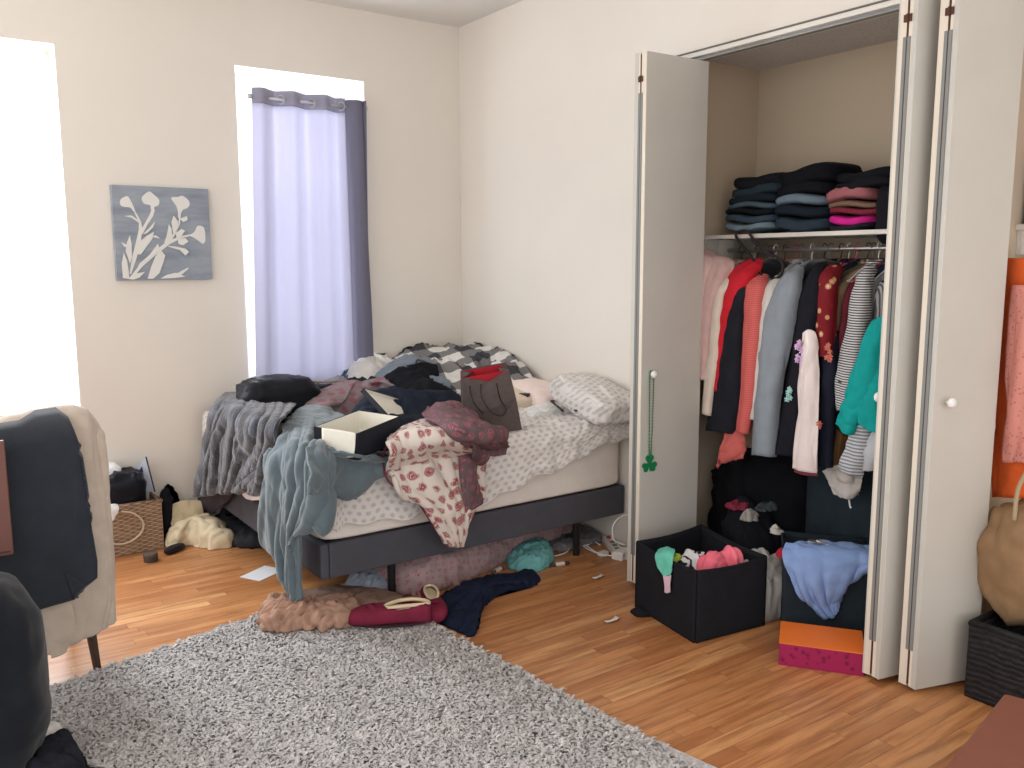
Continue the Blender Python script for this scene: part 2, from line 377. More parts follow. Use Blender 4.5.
# ---------------- bifold doors
MEDGE=plain(222,212,196,.5); MHINGE=plain(128,130,128,.55); MBR=plain(84,50,38,.5,.3)
def panel(name,parent,a,b,z0,z1,th,m,side):
    """door slab from a to b (xy), thickness th to the given side; the outline is the outer face"""
    a=Vector(a);b=Vector(b); d=(b-a).normalized(); n=Vector((-d.y,d.x))*side*th
    V=[];
    for z in(z0,z1):
        for p in(a,b,b+n,a+n): V.append((p.x,p.y,z))
    return MB().add(V,[(3,2,1,0),(4,5,6,7),(0,1,5,4),(1,2,6,5),(2,3,7,6),(3,0,4,7)]).build(name,m,parent,.002)
ZT=2.475; ZB=.02; TK=.032
def bifold(n,J,F,T,jside,knob_on='lead',knob_z=.94,knob_u=.22,hinge_zs=(2.36,)):
    """J jamb point, F fold point (room side), T track point; jamb and lead panels in a narrow V"""
    r=thing('door_%d'%n,None,None,(F[0],F[1],0)); r['kind']='structure'
    L=lambda p:(p[0]-F[0],p[1]-F[1])
    d=1 if jside>0 else -1    # jamb lies on +y side when d=1
    g=.006
    Fj=(F[0],F[1]+d*g/2); Fl=(F[0],F[1]-d*g/2)
    # slabs grow outward from the gap between them
    def slab(a,b,sgn,nm):
        a=Vector(L(a)); b=Vector(L(b)); dd=(b-a).normalized(); nn=Vector((-dd.y,dd.x)); 
        if nn.y*sgn<0: nn=-nn
        nn*=TK; V=[]
        for z in (ZB,ZT):
            for p in (a,b,b+nn,a+nn): V.append((p.x,p.y,z))
        o=MB().add(V,[(3,2,1,0),(4,5,6,7),(0,1,5,4),(1,2,6,5),(2,3,7,6),(3,0,4,7)]).build(nm,MDOOR,r,.0015)
        return o,a,b,nn
    o1,a1,b1,n1=slab(Fj,J,d,'panel'); o2,a2,b2,n2=slab(Fl,T,-d,'panel')
    for o,a,nn,sg in ((o1,a1,n1,d),(o2,a2,n2,-d)):
        e=MB(); q=[a+nn*.0-Vector((.001,0)),a+nn-Vector((.001,0))]
        y0,y1=sorted((q[0].y,q[1].y)); e.box(a.x-.003,y0+.001,ZB+.002,a.x+.0,y1-.001,ZT-.002); e.build('edge_band',MEDGE,o)
    h=MB(); h.box(-.006,.002,.16,-.0025,.013,2.30); h.build('hinge_strip',MHINGE,r); h=MB(); h.box(-.006,-.013,.16,-.0025,-.002,2.30); h.build('hinge_strip',MHINGE,r)
    h=MB(); h.box(-.0045,-.003,ZB+.01,.01,.003,ZT-.01); h.build('fold_gap',MBR,r)
    for z in hinge_zs:
        k=MB(); k.box(-.008,-.014,z-.012,-.003,.014,z+.012); k.tube([(-.009,0,z-.014),(-.009,0,z+.014)],.004,8); k.build('hinge',MBR,r)
    # knob on the lead panel's outer face
    dd=(b2-a2).normalized(); p=a2+dd*.055+n2; nn=n2.normalized()
    prof=[(.006,0),(.007,.012),(.016,.018),(.018,.026),(.013,.033),(.0,.034)]
    kb=MB(); kb.lathe(prof,n=18); q=Vector((nn.x,nn.y,0)).to_track_quat('Z','Y')
    kb.V=[tuple(q@Vector(v)+Vector((p.x,p.y,knob_z))) for v in kb.V]
    ko=kb.build('knob',MWHITE,o2,smooth=True)
    return r,(F[0]+p.x,F[1]+p.y,knob_z),o2
F1=(-.366,-2.132); d1,K1,_=bifold(1,(.02,-2.02),F1,(.02,-2.143),1,knob_z=1.035)
F2=(-.299,-3.352); d2,K2,_=bifold(2,(.03,-3.425),F2,(.03,-3.31),-1,knob_z=1.06)
F3=(-.262,-3.474); d3,K3,_=bifold(3,(.02,-3.525),F3,(.01,-3.558),1,knob_z=1.07)

# closet shelf, rods, cleats
MSH=plain(218,214,206,.5)
def shelf(y0,y1,grp,lab):
    r=thing('closet_shelf',lab,'shelf',(CD,(y0+y1)/2,1.665)); h=(y1-y0)/2
    s=MB(); s.box(-.40,-h,0,0,h,.02); s.build('board',MSH,r,.002)
    s=MB(); s.box(-.38,h-.02,-.09,0,h,-.0005); s.build('cleat',MSH,r)
    s=MB(); s.box(-.38,-h,-.09,0,-h+.02,-.0005); s.build('cleat',MSH,r)
    s=MB(); s.box(-.30,h-.055,-.10,-.22,h-.0205,-.0005); s.build('rod_block',MSH,r,.002)
    s=MB(); s.tube([(-.26,-h+.02,-.055),(-.26,h-.02,-.055)],.012,12); s.build('rod',plain(190,186,180,.3,.8),r,smooth=True)
    return r
shelf(J2+.001,J1-.001,None,'white closet shelf with a metal clothes rod inside the left closet')
shelf(YB+.2,J3-.001,None,'white closet shelf glimpsed behind the rightmost folding door')
RX=CD-.26; RZ=1.61
#@@CONTENT
# ================================================================ BED
A=at
MRAIL=cloth(78,78,85,.08,.85); MMATT=cloth(226,218,210,.04,.85)
bed=thing('platform_bed','low upholstered dark grey bed base in the corner under the rumpled mattress','bed',(-.885,-.90,0))
def bb(mb,x0,y0,z0,x1,y1,z1): return mb.box(x0+.885,y0+.90,z0,x1+.885,y1+.90,z1)
RZ0,RZ1=.195,.352
bb(MB(),-1.765,-1.68,RZ0,-1.725,-.12,RZ1).build('foot_rail',MRAIL,bed,.008)
bb(MB(),-1.724,-1.68,RZ0,-.012,-1.64,RZ1).build('side_rail',MRAIL,bed,.008)
bb(MB(),-1.724,-.16,RZ0,-.012,-.12,RZ1).build('side_rail',MRAIL,bed,.008)
bb(MB(),-.052,-1.639,RZ0,-.012,-.161,RZ1).build('head_rail',MRAIL,bed,.008)
bb(MB(),-1.724,-1.639,RZ1-.05,-.053,-.161,RZ1-.012).build('slat_deck',MRAIL,bed)
MLEG=plain(24,24,26,.4)
for x in(-1.40,-.3):
    for y in(-1.62,-.25):
        MB().tube([(x+.885,y+.9,0),(x+.885,y+.9,RZ1-.052)],[.018,.022],10).build('leg',MLEG,bed)
mt=soft('mattress',(1.745,1.56,.335),MMATT,loc=(0,0,0),e=.09,n=120,amp=.0,seed=2); mt.location=(-.887,-.90,.353+.1675)
tag(mt,'thick cream mattress on the grey bed base','mattress')
# patterned bedsheet: a cloth laid over the mattress, its hem rising towards the pillow
def sheetmat():
    t=NT('white sheet printed with grey dots'); co=t.coord('UV',(1,1,1))
    sp=t.n('ShaderNodeSeparateXYZ'); t.l(co,sp.inputs[0]); u,v=sp.outputs[0],sp.outputs[1]
    S=.045; r=t.math('DIVIDE',v,S*.8); row=t.math('FLOOR',r); fr=t.math('SUBTRACT',t.math('FRACT',r),.5)
    sh=t.math('MULTIPLY',t.math('FRACT',t.math('MULTIPLY',row,.5)),1.)
    fc=t.math('SUBTRACT',t.math('FRACT',t.math('ADD',t.math('DIVIDE',u,S),sh)),.5)
    d=t.math('SQRT',t.math('ADD',t.math('MULTIPLY',fc,fc),t.math('MULTIPLY',t.math('MULTIPLY',fr,fr),.75)))
    d=t.math('ADD',d,t.math('MULTIPLY',t.math('SUBTRACT',t.noise(co,70,2),.5),.35))
    f=t.ramp(d,[(.20,1.),(.32,0.)])
    t.col(t.mix(f,srgb(220,215,211),srgb(190,185,184))).set(rough=.85,spec=.15); t.bump(t.noise(t.coord('Object'),200,2),.2,.001); return t.m
MSHEET=sheetmat()
def bedsheet():
    x0,x1,y0,y1,zt=-1.765,-.008,-1.685,-.115,.700; rr=.10; R=.075
    nu,nv=190,170
    Ls=.40
    U=np.linspace(x0-Ls,x1,nu); V=np.linspace(y0-Ls,y1+.05,nv); X,Y=np.meshgrid(U,V,indexing='ij')
    cx=np.clip(X,x0+rr,x1+9); cy=np.clip(Y,y0+rr,y1+9)
    dx,dy=X-cx,Y-cy; dist=np.hypot(dx,dy); d=np.maximum(dist-rr,0); nx=np.where(dist>0,dx/(dist+1e-9),0); ny=np.where(dist>0,dy/(dist+1e-9),0)
    bx=np.where(d>0,cx+nx*rr,X); by=np.where(d>0,cy+ny*rr,Y)
    # hem
    t=np.clip((X-(-1.05))/1.0,0,1); t=t*t*(3-2*t)
    hem=.345*(1-t)+.13*t+.012*np.sin(X*31)+.01*np.sin(X*13+1)
    hem=np.where(Y>y0+.0,.345,hem)
    d=np.minimum(d,Ls-.03)*hem/Ls
    k=np.clip(d/R,0,PI/2); off=R*np.sin(k)*.25; drop=R*(1-np.cos(k))+np.maximum(d-R*PI/2,0)
    bx=bx+nx*off; by=by+ny*off; Z=zt-drop
    P=np.stack([bx,by,Z],-1)
    du=np.gradient(P,axis=0);dv=np.gradient(P,axis=1);N=np.cross(du,dv);N/=np.linalg.norm(N,axis=-1,keepdims=True)+1e-9
    wr=np.clip((X+1.25)/.7,0,1)
    q=P*np.array([5.5,9,9])
    D=.006+.036*wr*(ridge(q,4)+.45)+.014*wr*(creases(P*np.array([14,26,20]),4)+.4)+.012*(1-wr)*(ridge(P*4,9)+.45)+.008*wr*(ridge(P*np.array([12,22,16]),8)+.45)
    ed=np.clip((d-.2)/.14,0,1)
    D=D+.006*ed*np.sin((X*9+Y*9)*2.)
    P=P+N*D[...,None]; P[...,0]=np.minimum(P[...,0],-.006); P[...,1]=np.minimum(P[...,1],-.05)
    UV=np.stack([X,Y],-1).reshape(-1,2)
    o=mesh('bedsheet',P.reshape(-1,3),grid_faces(nu,nv),MSHEET,None,True,UV)
    m=o.modifiers.new('thickness','SOLIDIFY'); m.thickness=.003; m.offset=1
    return tag(o,'white bedsheet printed with small grey dots, rucked up towards the pillow','bedsheet')
bedsheet()
MPIL=MSHEET
def pil(P):
    P=P.copy(); u=np.abs(P[...,0])/.36; 
    k=1-.45*np.clip(np.hypot(P[...,0]/.36,P[...,1]/.25)-.3,0,1); P[...,2]*=k; return P
p=soft('pillow',(.50,.32,.17),MPIL,e=.42,n=90,amp=.04,freq=9,seed=3,fn=pil,stretch=(.6,1.6,1))
p.location=(-.16,-1.60,.835); p.rotation_euler=(.02,-.22,1.5); tag(p,'plump white pillow with grey dots at the head of the bed beside the folding door','pillow')
p=soft('pillow',(.40,.28,.13),cloth(238,220,214,.04),e=.45,n=70,amp=.012,seed=9,fn=pil); p.location=(-.15,-1.08,.79); p.rotation_euler=(0,-.12,1.62); tag(p,'pale pink pillow peeking out from under the dotted pillow','pillow')
p=soft('pillow',(.5,.36,.13),cloth(214,198,178,.05),e=.45,n=70,amp=.015,seed=12,fn=pil); p.location=(-.22,-.95,.785); p.rotation_euler=(0,-.1,1.5); tag(p,'flat beige pillow against the corner wall behind the plaid blanket','pillow')
def bheap(name,px,z,h,m,label,cat,**k):
    o=heap(name,[A(x,y,z=z) for x,y in px],z,h,m,**k); return tag(o,label,cat)
bheap('white_blouse',[(520,411),(545,402),(572,400),(588,405),(590,412),(560,418),(530,420)],.712,.045,cloth(232,232,230,.05),'white crumpled blouse lying between the shopping bag and the pillows','clothing',amp=.02,freq=16,seed=31)
# plaid blanket
def plaid():
    t=NT('grey plaid'); co=t.coord('UV'); sp=t.n('ShaderNodeSeparateXYZ'); t.l(co,sp.inputs[0])
    def band(s,f,du): return t.math('LESS_THAN',t.math('FRACT',t.math('MULTIPLY',s,f)),du)
    a=band(sp.outputs[0],4.5,.5); b=band(sp.outputs[1],4.5,.5); s_=t.math('MULTIPLY',t.math('ADD',a,b),.5)
    c=t.ramp(s_,[(0.,srgb(222,220,216)),(.45,srgb(222,220,216)),(.5,srgb(128,126,126)),(.95,srgb(128,126,126)),(1.,srgb(72,72,76))])
    t.col(c).set(rough=.95,spec=.1); t.bump(t.noise(t.coord('Object'),260,3),.5,.003); return t.m
MPL=plaid()
bheap('plaid_blanket',[(370,388),(395,379),(440,376),(500,379),(540,386),(546,400),(530,408),(480,410),(430,408),(385,402)],.705,.235,MPL,'grey and white plaid blanket heaped in the corner of the bed','blanket',amp=.06,freq=7,seed=5,nr=44,nt=170,lump=.42,power=.7,bumps=((-.55,-.45,.2,.07),(-.2,-.80,.16,.02)))
bheap('grey_sweater',[(372,400),(410,390),(455,392),(462,404),(430,412),(385,410)],.71,.20,cloth(128,138,150,.1),'pale blue grey knit heaped in front of the plaid blanket','clothing',amp=.03,freq=11,seed=41)
bheap('white_shirt',[(345,393),(362,388),(400,388),(408,397),(380,403),(350,401)],.71,.20,cloth(208,206,202,.07),'white rumpled shirt beside the curtain end of the plaid blanket','clothing',amp=.03,freq=14,seed=42)
bheap('black_sweater',[(375,405),(400,395),(440,397),(466,408),(440,418),(395,416)],.715,.17,cloth(22,24,30,.15),'black sweater bunched in front of the grey knit and white shirt','clothing',amp=.028,freq=10,seed=43)
bheap('striped_shirt',[(425,424),(440,412),(470,412),(478,420),(462,430),(435,430)],.715,.11,stripes((224,222,216),(70,76,92),22,'y',.7,.1),'white shirt with dark stripes tucked between the navy jacket and the shopping bag','clothing',amp=.02,freq=12,seed=44)
# navy jacket
bheap('navy_jacket',[(350,432),(362,418),(400,408),(450,406),(472,416),(468,432),(430,446),(385,450),(358,444)],.715,.13,cloth(34,40,54,.16),'dark navy jacket crumpled in the middle of the bed behind the shoe box','jacket',amp=.032,freq=9,seed=6,nr=36,nt=140,bumps=((-1.25,-1.1,.14,.04),))
bheap('teal_shirt',[(305,398),(325,386),(365,383),(400,388),(408,398),(380,404),(330,404)],.712,.155,cloth(86,104,114,.14),'slate blue shirt folded over in front of the curtain','clothing',amp=.025,freq=8,seed=7,stretch=(.6,1,1.5))
bheap('dark_trousers',[(312,404),(350,396),(400,398),(425,404),(405,414),(345,412)],.714,.12,cloth(44,48,56,.15),'dark charcoal trousers beneath the slate blue shirt','clothing',amp=.022,freq=9,seed=8)
def paisley(c0,c1,c2,scale,name):
    t=NT(name); co=t.coord('UV'); v=t.n('ShaderNodeTexVoronoi',feature='F1'); v.inputs['Scale'].default_value=scale; v.inputs['Randomness'].default_value=.45
    ad=t.n('ShaderNodeVectorMath',operation='ADD'); nz=t.n('ShaderNodeTexNoise'); nz.inputs['Scale'].default_value=scale*2.2; t.l(co,nz.inputs['Vector'])
    sc_=t.n('ShaderNodeVectorMath',operation='SCALE'); sc_.inputs['Scale'].default_value=.5/scale; t.l(nz.outputs['Color'],sc_.inputs[0]); t.l(co,ad.inputs[0]); t.l(sc_.outputs[0],ad.inputs[1]); t.l(ad.outputs[0],v.inputs['Vector'])
    d=v.outputs['Distance']
    body=t.ramp(d,[(.30,1.),(.36,0.)]); ring=t.math('LESS_THAN',t.math('ABSOLUTE',t.math('SUBTRACT',t.math('FRACT',t.math('MULTIPLY',d,9.)),.5)),.16)
    c=t.mix(body,srgb(*c0),srgb(*c1)); c=t.mix(t.math('MULTIPLY',t.math('MULTIPLY',ring,body),.75),c,srgb(*c2))
    t.col(c).set(rough=.85,spec=.12); t.bump(t.noise(t.coord('Object'),220,2),.3,.001); return t.m
MPAIS=paisley((214,204,196),(150,84,86),(214,190,184),15.,'cream cotton with dark red paisleys')
MPINK=paisley((142,128,132),(158,100,106),(112,108,120),14.,'faded rose and grey paisley')
MGRP=paisley((104,86,90),(130,70,80),(150,126,130),22.,'grey and wine paisley reverse')
bheap('paisley_scarf',[(300,424),(312,408),(350,395),(392,394),(418,404),(416,416),(385,412),(340,420),(318,430)],.715,.155,MPINK,'rose and grey paisley scarf lying behind the open shoe box','scarf',amp=.022,freq=10,seed=10,stretch=(1,.6,1))
bheap('lavender_cloth',[(296,414),(318,402),(350,399),(345,408),(322,414),(304,420)],.72,.16,cloth(150,150,166,.1),'lavender grey cloth bunched between the black handbag and the paisley scarf','clothing',amp=.022,freq=15,seed=46)

# open shoe box and its lid
MBLK=cloth(34,38,46,.08,.6,60); MINS=plain(232,228,216,.7)
def open_box(root,L,W,Hh,mo,mi,th=.004,panels='box_wall'):
    for (a,b,c,d) in ((-L/2,-W/2,L/2,-W/2+th),(-L/2,W/2-th,L/2,W/2),(-L/2,-W/2+th,-L/2+th,W/2-th),(L/2-th,-W/2+th,L/2,W/2-th)):
        o=MB().box(a,b,0,c,d,Hh).build(panels,mo,root)
    MB().box(-L/2+th,-W/2+th,0,L/2-th,W/2-th,th).build('base',mo,root)
    l=MB(); i=th+.0006; t2=.0012
    l.box(-L/2+i,-W/2+i,th,L/2-i,-W/2+i+t2,Hh-.001); l.box(-L/2+i,W/2-i-t2,th,L/2-i,W/2-i,Hh-.001); l.box(-L/2+i,-W/2+i,th,-L/2+i+t2,W/2-i,Hh-.001); l.box(L/2-i-t2,-W/2+i,th,L/2-i,W/2-i,Hh-.001); l.box(-L/2+i,-W/2+i,th+.0004,L/2-i,W/2-i,th+.003)
    l.build('lining',mi,root)
sb=thing('shoe_box','open dark shoe box with a white lining at the foot corner of the bed','box',(-1.585,-1.70,.765),.55)
open_box(sb,.335,.215,.115,MBLK,MINS)
pf=sheet('tissue_flap',[[(-.169,-.10,.117),(-.169,-.02,.119),(-.169,.065,.117)],[(-.174,-.10,.06),(-.176,-.02,.06),(-.174,.06,.06)],[(-.177,-.095,.016),(-.180,-.02,.006),(-.176,.045,.010)]],MINS,sb,14,14,.001,.002,20); tag(pf,'white tissue flap')
tp=heap('tissue_paper',[(-.14,-.085),(0,-.09),(.14,-.085),(.145,.08),(0,.088),(-.14,.08)],.0085,.07,MINS,sb,amp=.008,freq=26,seed=3,power=.4)
sb.rotation_euler=(0.06,-.05,.55)
lid=thing('box_cover','dark shoe box lid with white lining propped up behind the open shoe box','box lid',(-1.27,-1.40,.855),.55)
open_box(lid,.31,.20,.022,MBLK,MINS); lid.rotation_euler=(.62,.30,.50)

# shopping bag
def bagmat():
    t=NT('taupe textured paper'); co=t.coord('Object'); wv=t.n('ShaderNodeTexWave'); wv.inputs['Scale'].default_value=60; wv.inputs['Distortion'].default_value=4; t.l(co,wv.inputs[0])
    t.col(t.mix(t.noise(co,40,3),srgb(72,62,61),srgb(100,88,86))).set(rough=.6,spec=.3); t.bump(wv.outputs['Fac'],.3,.001); return t.m
MBAG=bagmat(); MRED=cloth(172,40,52,.08,.6,40)
bag=thing('shopping_bag','taupe paper shopping bag with a red inside leaning on the bed heap','shopping bag',(-.80,-1.56,.735),-.55)
def poly(name,V,F,m,parent,th=.002):
    o=mesh(name,V,F,m,parent); md=o.modifiers.new('thickness','SOLIDIFY'); md.thickness=th; return o
bw,bd,bh=.145,.06,.30
b0=[(-bw,-bd,0),(bw,-bd,0),(bw,bd,0),(-bw,bd,0)]; t0=[(-bw+.03,-.035,bh),(bw-.03,-.02,bh+.005),(bw-.03,.075,bh+.01),(-bw+.03,.07,bh)]
def crease(a,b,c,d,k):  # side gusset folded inwards
    m0=((a[0]+b[0])/2,(a[1]+b[1])/2,(a[2]+b[2])/2); m1=((c[0]+d[0])/2+k,(c[1]+d[1])/2,(c[2]+d[2])/2); return m0,m1
front=[b0[0],b0[1],t0[1],t0[0],(-.01,-bd-.012,.12),(.02,-.03-.012,.22)]
poly('front_panel',[b0[0],(0,-bd-.006,0),b0[1],(bw-.012,-.045,.16),t0[1],(.01,-.045,bh-.035),t0[0],(-bw+.014,-.055,.15),(-.02,-bd-.02,.13)],[(0,1,8,7),(1,2,3,8),(8,3,4,5),(7,8,5,6)],MBAG,bag)
bp_=poly('back_panel',[b0[2],(0,bd,0),b0[3],(-bw+.014,.066,.15),t0[3],(0,.08,bh+.005),t0[2],(bw-.012,.066,.16),(0,.07,.15)],[(0,1,8,7),(1,2,3,8),(8,3,4,5),(7,8,5,6)],MBAG,bag)
for s_,(a,b,c,d) in enumerate(((b0[1],b0[2],t0[2],t0[1]),(b0[3],b0[0],t0[0],t0[3]))):
    sg=1 if s_==0 else -1
    m0=((a[0]+b[0])/2,(a[1]+b[1])/2,0); m1=((c[0]+d[0])/2-sg*.045,(c[1]+d[1])/2,bh)
    poly('gusset',[a,m0,b,c,m1,d],[(0,1,4,5),(1,2,3,4)],MBAG,bag)
poly('base',[b0[0],b0[1],b0[2],b0[3]],[(0,1,2,3)],MBAG,bag)
poly('red_lining',[(-bw+.034,.062,bh-.002),(bw-.034,.066,bh+.006),(bw-.02,.055,.12),(-bw+.02,.05,.12)],[(0,1,2,3)],MRED,bag,.001)
poly('red_lining',[(-bw+.036,-.030,bh-.004),(bw-.036,-.016,bh),(bw-.03,-.02,.16),(-bw+.03,-.03,.16)],[(0,1,2,3)],MRED,bag,.001)
MROPE=plain(40,34,36,.7)
for pts in ([(-.03,-.049,.26),(-.035,-.075,.2),(.0,-.10,.13),(.05,-.098,.10),(.075,-.085,.13),(.055,-.062,.17),(.045,-.044,.25)],[(-.05,.07,.28),(-.07,.0,.30),(-.085,-.05,.24),(-.075,-.075,.18),(-.04,-.08,.12)]):
    MB().tube(crom(np.array(pts),26),.0028,6).build('rope_handle',MROPE,bag,smooth=True)
bag.rotation_euler=(.20,-.12,-.50)
# black hanger / strap on bed and small dark box
hg=MB(); hg.tube(crom(np.array([A(551,401,z=.79),A(557,406,z=.78),A(563,411,z=.775)]),10),.006,6); hg.tube(crom(np.array([A(551,401,z=.79),A(566,400,z=.80),A(580,403,z=.80),A(576,411,z=.79),A(572,406,z=.79),A(567,402,z=.795)]),24),.0045,6)
tag(hg.build('plastic_hanger',MROPE,None,smooth=True),'black plastic hanger lying on the sheet next to the pillow','hanger')
db=MB(); c=A(527,403,z=.76); db.box(c[0]-.045,c[1]-.03,.73,c[0]+.035,c[1]+.03,.82,.5); tag(db.build('small_box',plain(34,36,40,.5),None,.004),'small black box standing just right of the shopping bag','box')
cbm=MB(); cbm.tube(crom(np.array([A(520,414,z=.775),A(535,407,z=.78),A(546,412,z=.775),A(556,406,z=.78),A(590,410,z=.775)]),40),.003,5); tag(cbm.build('thin_wire',MWHITE,None,smooth=True),'thin white cord trailing over the bed by the black hanger','cord')

# black handbag
hb=thing('handbag','black soft handbag slumped on the far foot corner of the bed','handbag',(-1.50,-.52,.735),-.02)
soft('body',(.42,.26,.24),cloth(26,28,34,.2,.45),hb,(-.03,-.06,.09),e=.55,n=70,amp=.03,freq=9,seed=14)
soft('body_flap',(.42,.22,.12),cloth(22,23,28,.2,.5),hb,(.30,.02,.075),e=.6,n=60,amp=.025,freq=9,seed=15)
MB().tube(crom(np.array([(.0,-.02,.175),(.13,.0,.165),(.30,.02,.150),(.42,.04,.145)]),24),.006,6).build('zip_trim',plain(150,128,104,.5),hb,smooth=True)
MB().tube(crom(np.array([(-.2,-.1,.10),(-.21,-.06,.17),(-.17,-.02,.195),(-.12,-.1,.18),(-.1,-.17,.12)]),24),.009,6).build('strap',cloth(20,21,25,.2,.45),hb,smooth=True)
for p_ in ((-.05,-.175,.15),(.02,-.16,.155),(-.19,-.12,.09)): MB().lathe([(.001,0),(.008,.001),(.008,.005),(.001,.006)],p_,10,'y').build('stud',plain(190,190,186,.3,.8),hb)
# grey fuzzy throw over the foot corner
def fur():
    t=NT('grey plush'); co=t.coord('Object'); n=t.noise(t.coord('Object',(1,1,.35)),16,5,.65)
    t.col(t.ramp(n,[(.32,srgb(34,33,38)),(.5,srgb(56,57,65)),(.68,srgb(98,103,115))])).set(rough=1,spec=.1,sheen=.5); t.bump(t.noise(co,120,4),.9,.008); return t.m
MFUR=fur()
rows=[[A(296,402,z=.79),A(265,398,z=.79),A(240,396,z=.79),A(226,396,z=.78)],
      [A(296,408,z=.785),A(264,403,z=.79),A(238,400,z=.79),A(222,400,z=.78)],
      [A(286,424,x=-1.78),A(262,420,x=-1.80),A(236,412,x=-1.81),A(216,410,x=-1.81)],
      [A(280,448,x=-1.79),A(260,446,x=-1.81),A(231,436,x=-1.83),A(211,436,x=-1.83)],
      [A(274,478,x=-1.79),A(256,474,x=-1.81),A(228,472,x=-1.84),A(205,472,x=-1.85)],
      [A(268,492,x=-1.79),A(250,489,x=-1.81),A(225,492,x=-1.84),A(200,496,x=-1.86)]]
o=sheet('throw_blanket',rows,MFUR,None,110,130,.014,.016,8,17,(1,1,.6),.003,0,(6.5,.028,1.6,.22)); tag(o,'plush grey throw hanging over the window end of the bed foot','blanket')
rows=[[A(236,488,x=-1.78),A(214,486,x=-1.79),A(204,486,x=-1.80)],[A(232,498,x=-1.78),A(212,500,x=-1.80),A(198,505,x=-1.83)],[A(214,512,x=-1.78),A(203,518,x=-1.79),A(193,524,x=-1.83)]]
tag(sheet('dark_scarf',rows,cloth(70,62,68,.15),None,24,24,.01,.012,12,18),'dark mauve grey cloth showing under the hem of the plush throw','scarf')
rows=[[A(268,488,x=-1.80),A(250,484,x=-1.80),A(243,488,x=-1.80)],[A(270,498,x=-1.80),A(254,500,x=-1.80),A(246,496,x=-1.80)]]
tag(sheet('white_linen',rows,cloth(232,228,228,.05),None,16,16,.006,.012,20,19),'bit of white linen poking out below the throw beside the blue towel','linen')
# blue-grey towel/robe over the foot corner
MTOW=cloth(92,106,113,.10,.95,300,.35); MTOWD=cloth(86,100,112,.10,.95,300,.35)
rows=[[A(345,420,z=.78),A(332,414,z=.79),A(316,410,z=.80),A(300,412,z=.80),A(290,420,z=.80)],
      [A(352,434,z=.775),A(330,432,z=.785),A(308,430,z=.80),A(290,430,z=.80),A(280,438,z=.79)],
      [A(342,458,y=-1.745),A(322,458,x=-1.80),A(306,456,x=-1.83),A(288,454,x=-1.84),A(273,456,x=-1.84)],
      [A(326,490,y=-1.765),A(318,495,x=-1.84),A(304,494,x=-1.85),A(286,494,x=-1.86),A(270,494,x=-1.86)],
      [A(309,525,y=-1.765),A(304,535,x=-1.84),A(296,535,x=-1.85),A(283,535,x=-1.86),A(268,540,x=-1.86)],
      [A(308,568,x=-1.82),A(302,568,x=-1.83),A(296,568,x=-1.84),A(288,562,x=-1.85),A(282,556,x=-1.85)],
      [A(311,596,x=-1.82),A(305,600,x=-1.83),A(299,600,x=-1.84),A(294,588,x=-1.85),A(290,578,x=-1.85)]]
tow=thing('bath_robe','blue grey plush robe hanging from the near foot corner of the bed to the floor','robe',(-1.8,-1.4,.8))
def shift(rows,c): return [[(p[0]-c[0],p[1]-c[1],p[2]-c[2]) for p in r] for r in rows]
def sheet_in(name,rows,m,root,*a,**k):
    o=sheet(name,rows,m,None,*a,**k); o.parent=root; o.matrix_parent_inverse=Matrix.Translation(-Vector(root.location)); return o
sheet_in('robe_body',rows,MTOW,tow,150,140,.010,.020,9,21,(1,1,.45),.0015,0,(3.4,.034,1.7,.1))
rows=[[A(372,452,z=.775),A(350,450,z=.80),A(322,446,z=.81),A(305,452,z=.80)],
      [A(394,455,y=-1.76),A(370,458,y=-1.77),A(335,458,y=-1.80),A(306,466,x=-1.90)],
      [A(388,466,y=-1.765),A(364,472,y=-1.785),A(330,474,y=-1.82),A(304,482,x=-1.93)],
      [A(358,490,y=-1.765),A(349,490,y=-1.785),A(322,482,y=-1.84),A(304,494,x=-1.94)],
      [A(351,498,y=-1.77),A(342,492,y=-1.785),A(318,488,y=-1.83),A(306,497,x=-1.93)]]
sheet_in('sleeve',rows,MTOW,tow,60,70,.012,.028,7,24,(.7,1,1.5),.001)
pts=[A(322,482,y=-1.85),A(325,505,y=-1.85),A(322,525,y=-1.85),A(316,533,y=-1.85)]
o=MB().tube(crom(np.array(pts),20),list(np.interp(np.linspace(0,1,20),[0,.2,.7,.95,1],[.03,.05,.045,.03,.01])),14).build('cuff',MTOW,None,smooth=True); o.parent=tow; o.matrix_parent_inverse=Matrix.Translation(-Vector(tow.location))
for k,(a,b) in enumerate((((266,442),(262,548)),((330,500),(292,600)))):
    pass
# quilt
rows=[[A(445,425,z=.80),A(425,424,z=.81),A(405,430,z=.80),A(392,440,z=.79)],
      [A(470,440,z=.775),A(440,436,z=.82),A(405,440,z=.81),A(386,452,z=.78)],
      [A(482,452,y=-1.745),A(445,452,y=-1.785),A(405,460,y=-1.795),A(384,465,y=-1.77)],
      [A(479,475,y=-1.76),A(450,476,y=-1.80),A(412,485,y=-1.81),A(391,482,y=-1.79)],
      [A(479,497,y=-1.77),A(455,500,y=-1.80),A(432,505,y=-1.81),A(414,496,y=-1.80)],
      [A(462,520,y=-1.77),A(456,522,y=-1.79),A(442,524,y=-1.80),A(428,515,y=-1.80)],
      [A(459,543,y=-1.77),A(456,545,y=-1.78),A(451,544,y=-1.79),A(444,538,y=-1.79)]]
q=thing('quilt','cream quilt with dark red paisleys slumped over the near side of the bed','quilt',(-1.2,-1.7,.8))
qs=sheet_in('paisley_face',rows,MPAIS,q,90,80,.012,.02,6,27,(1,1,.7),.001,0,(3.2,.022,.8,.1))
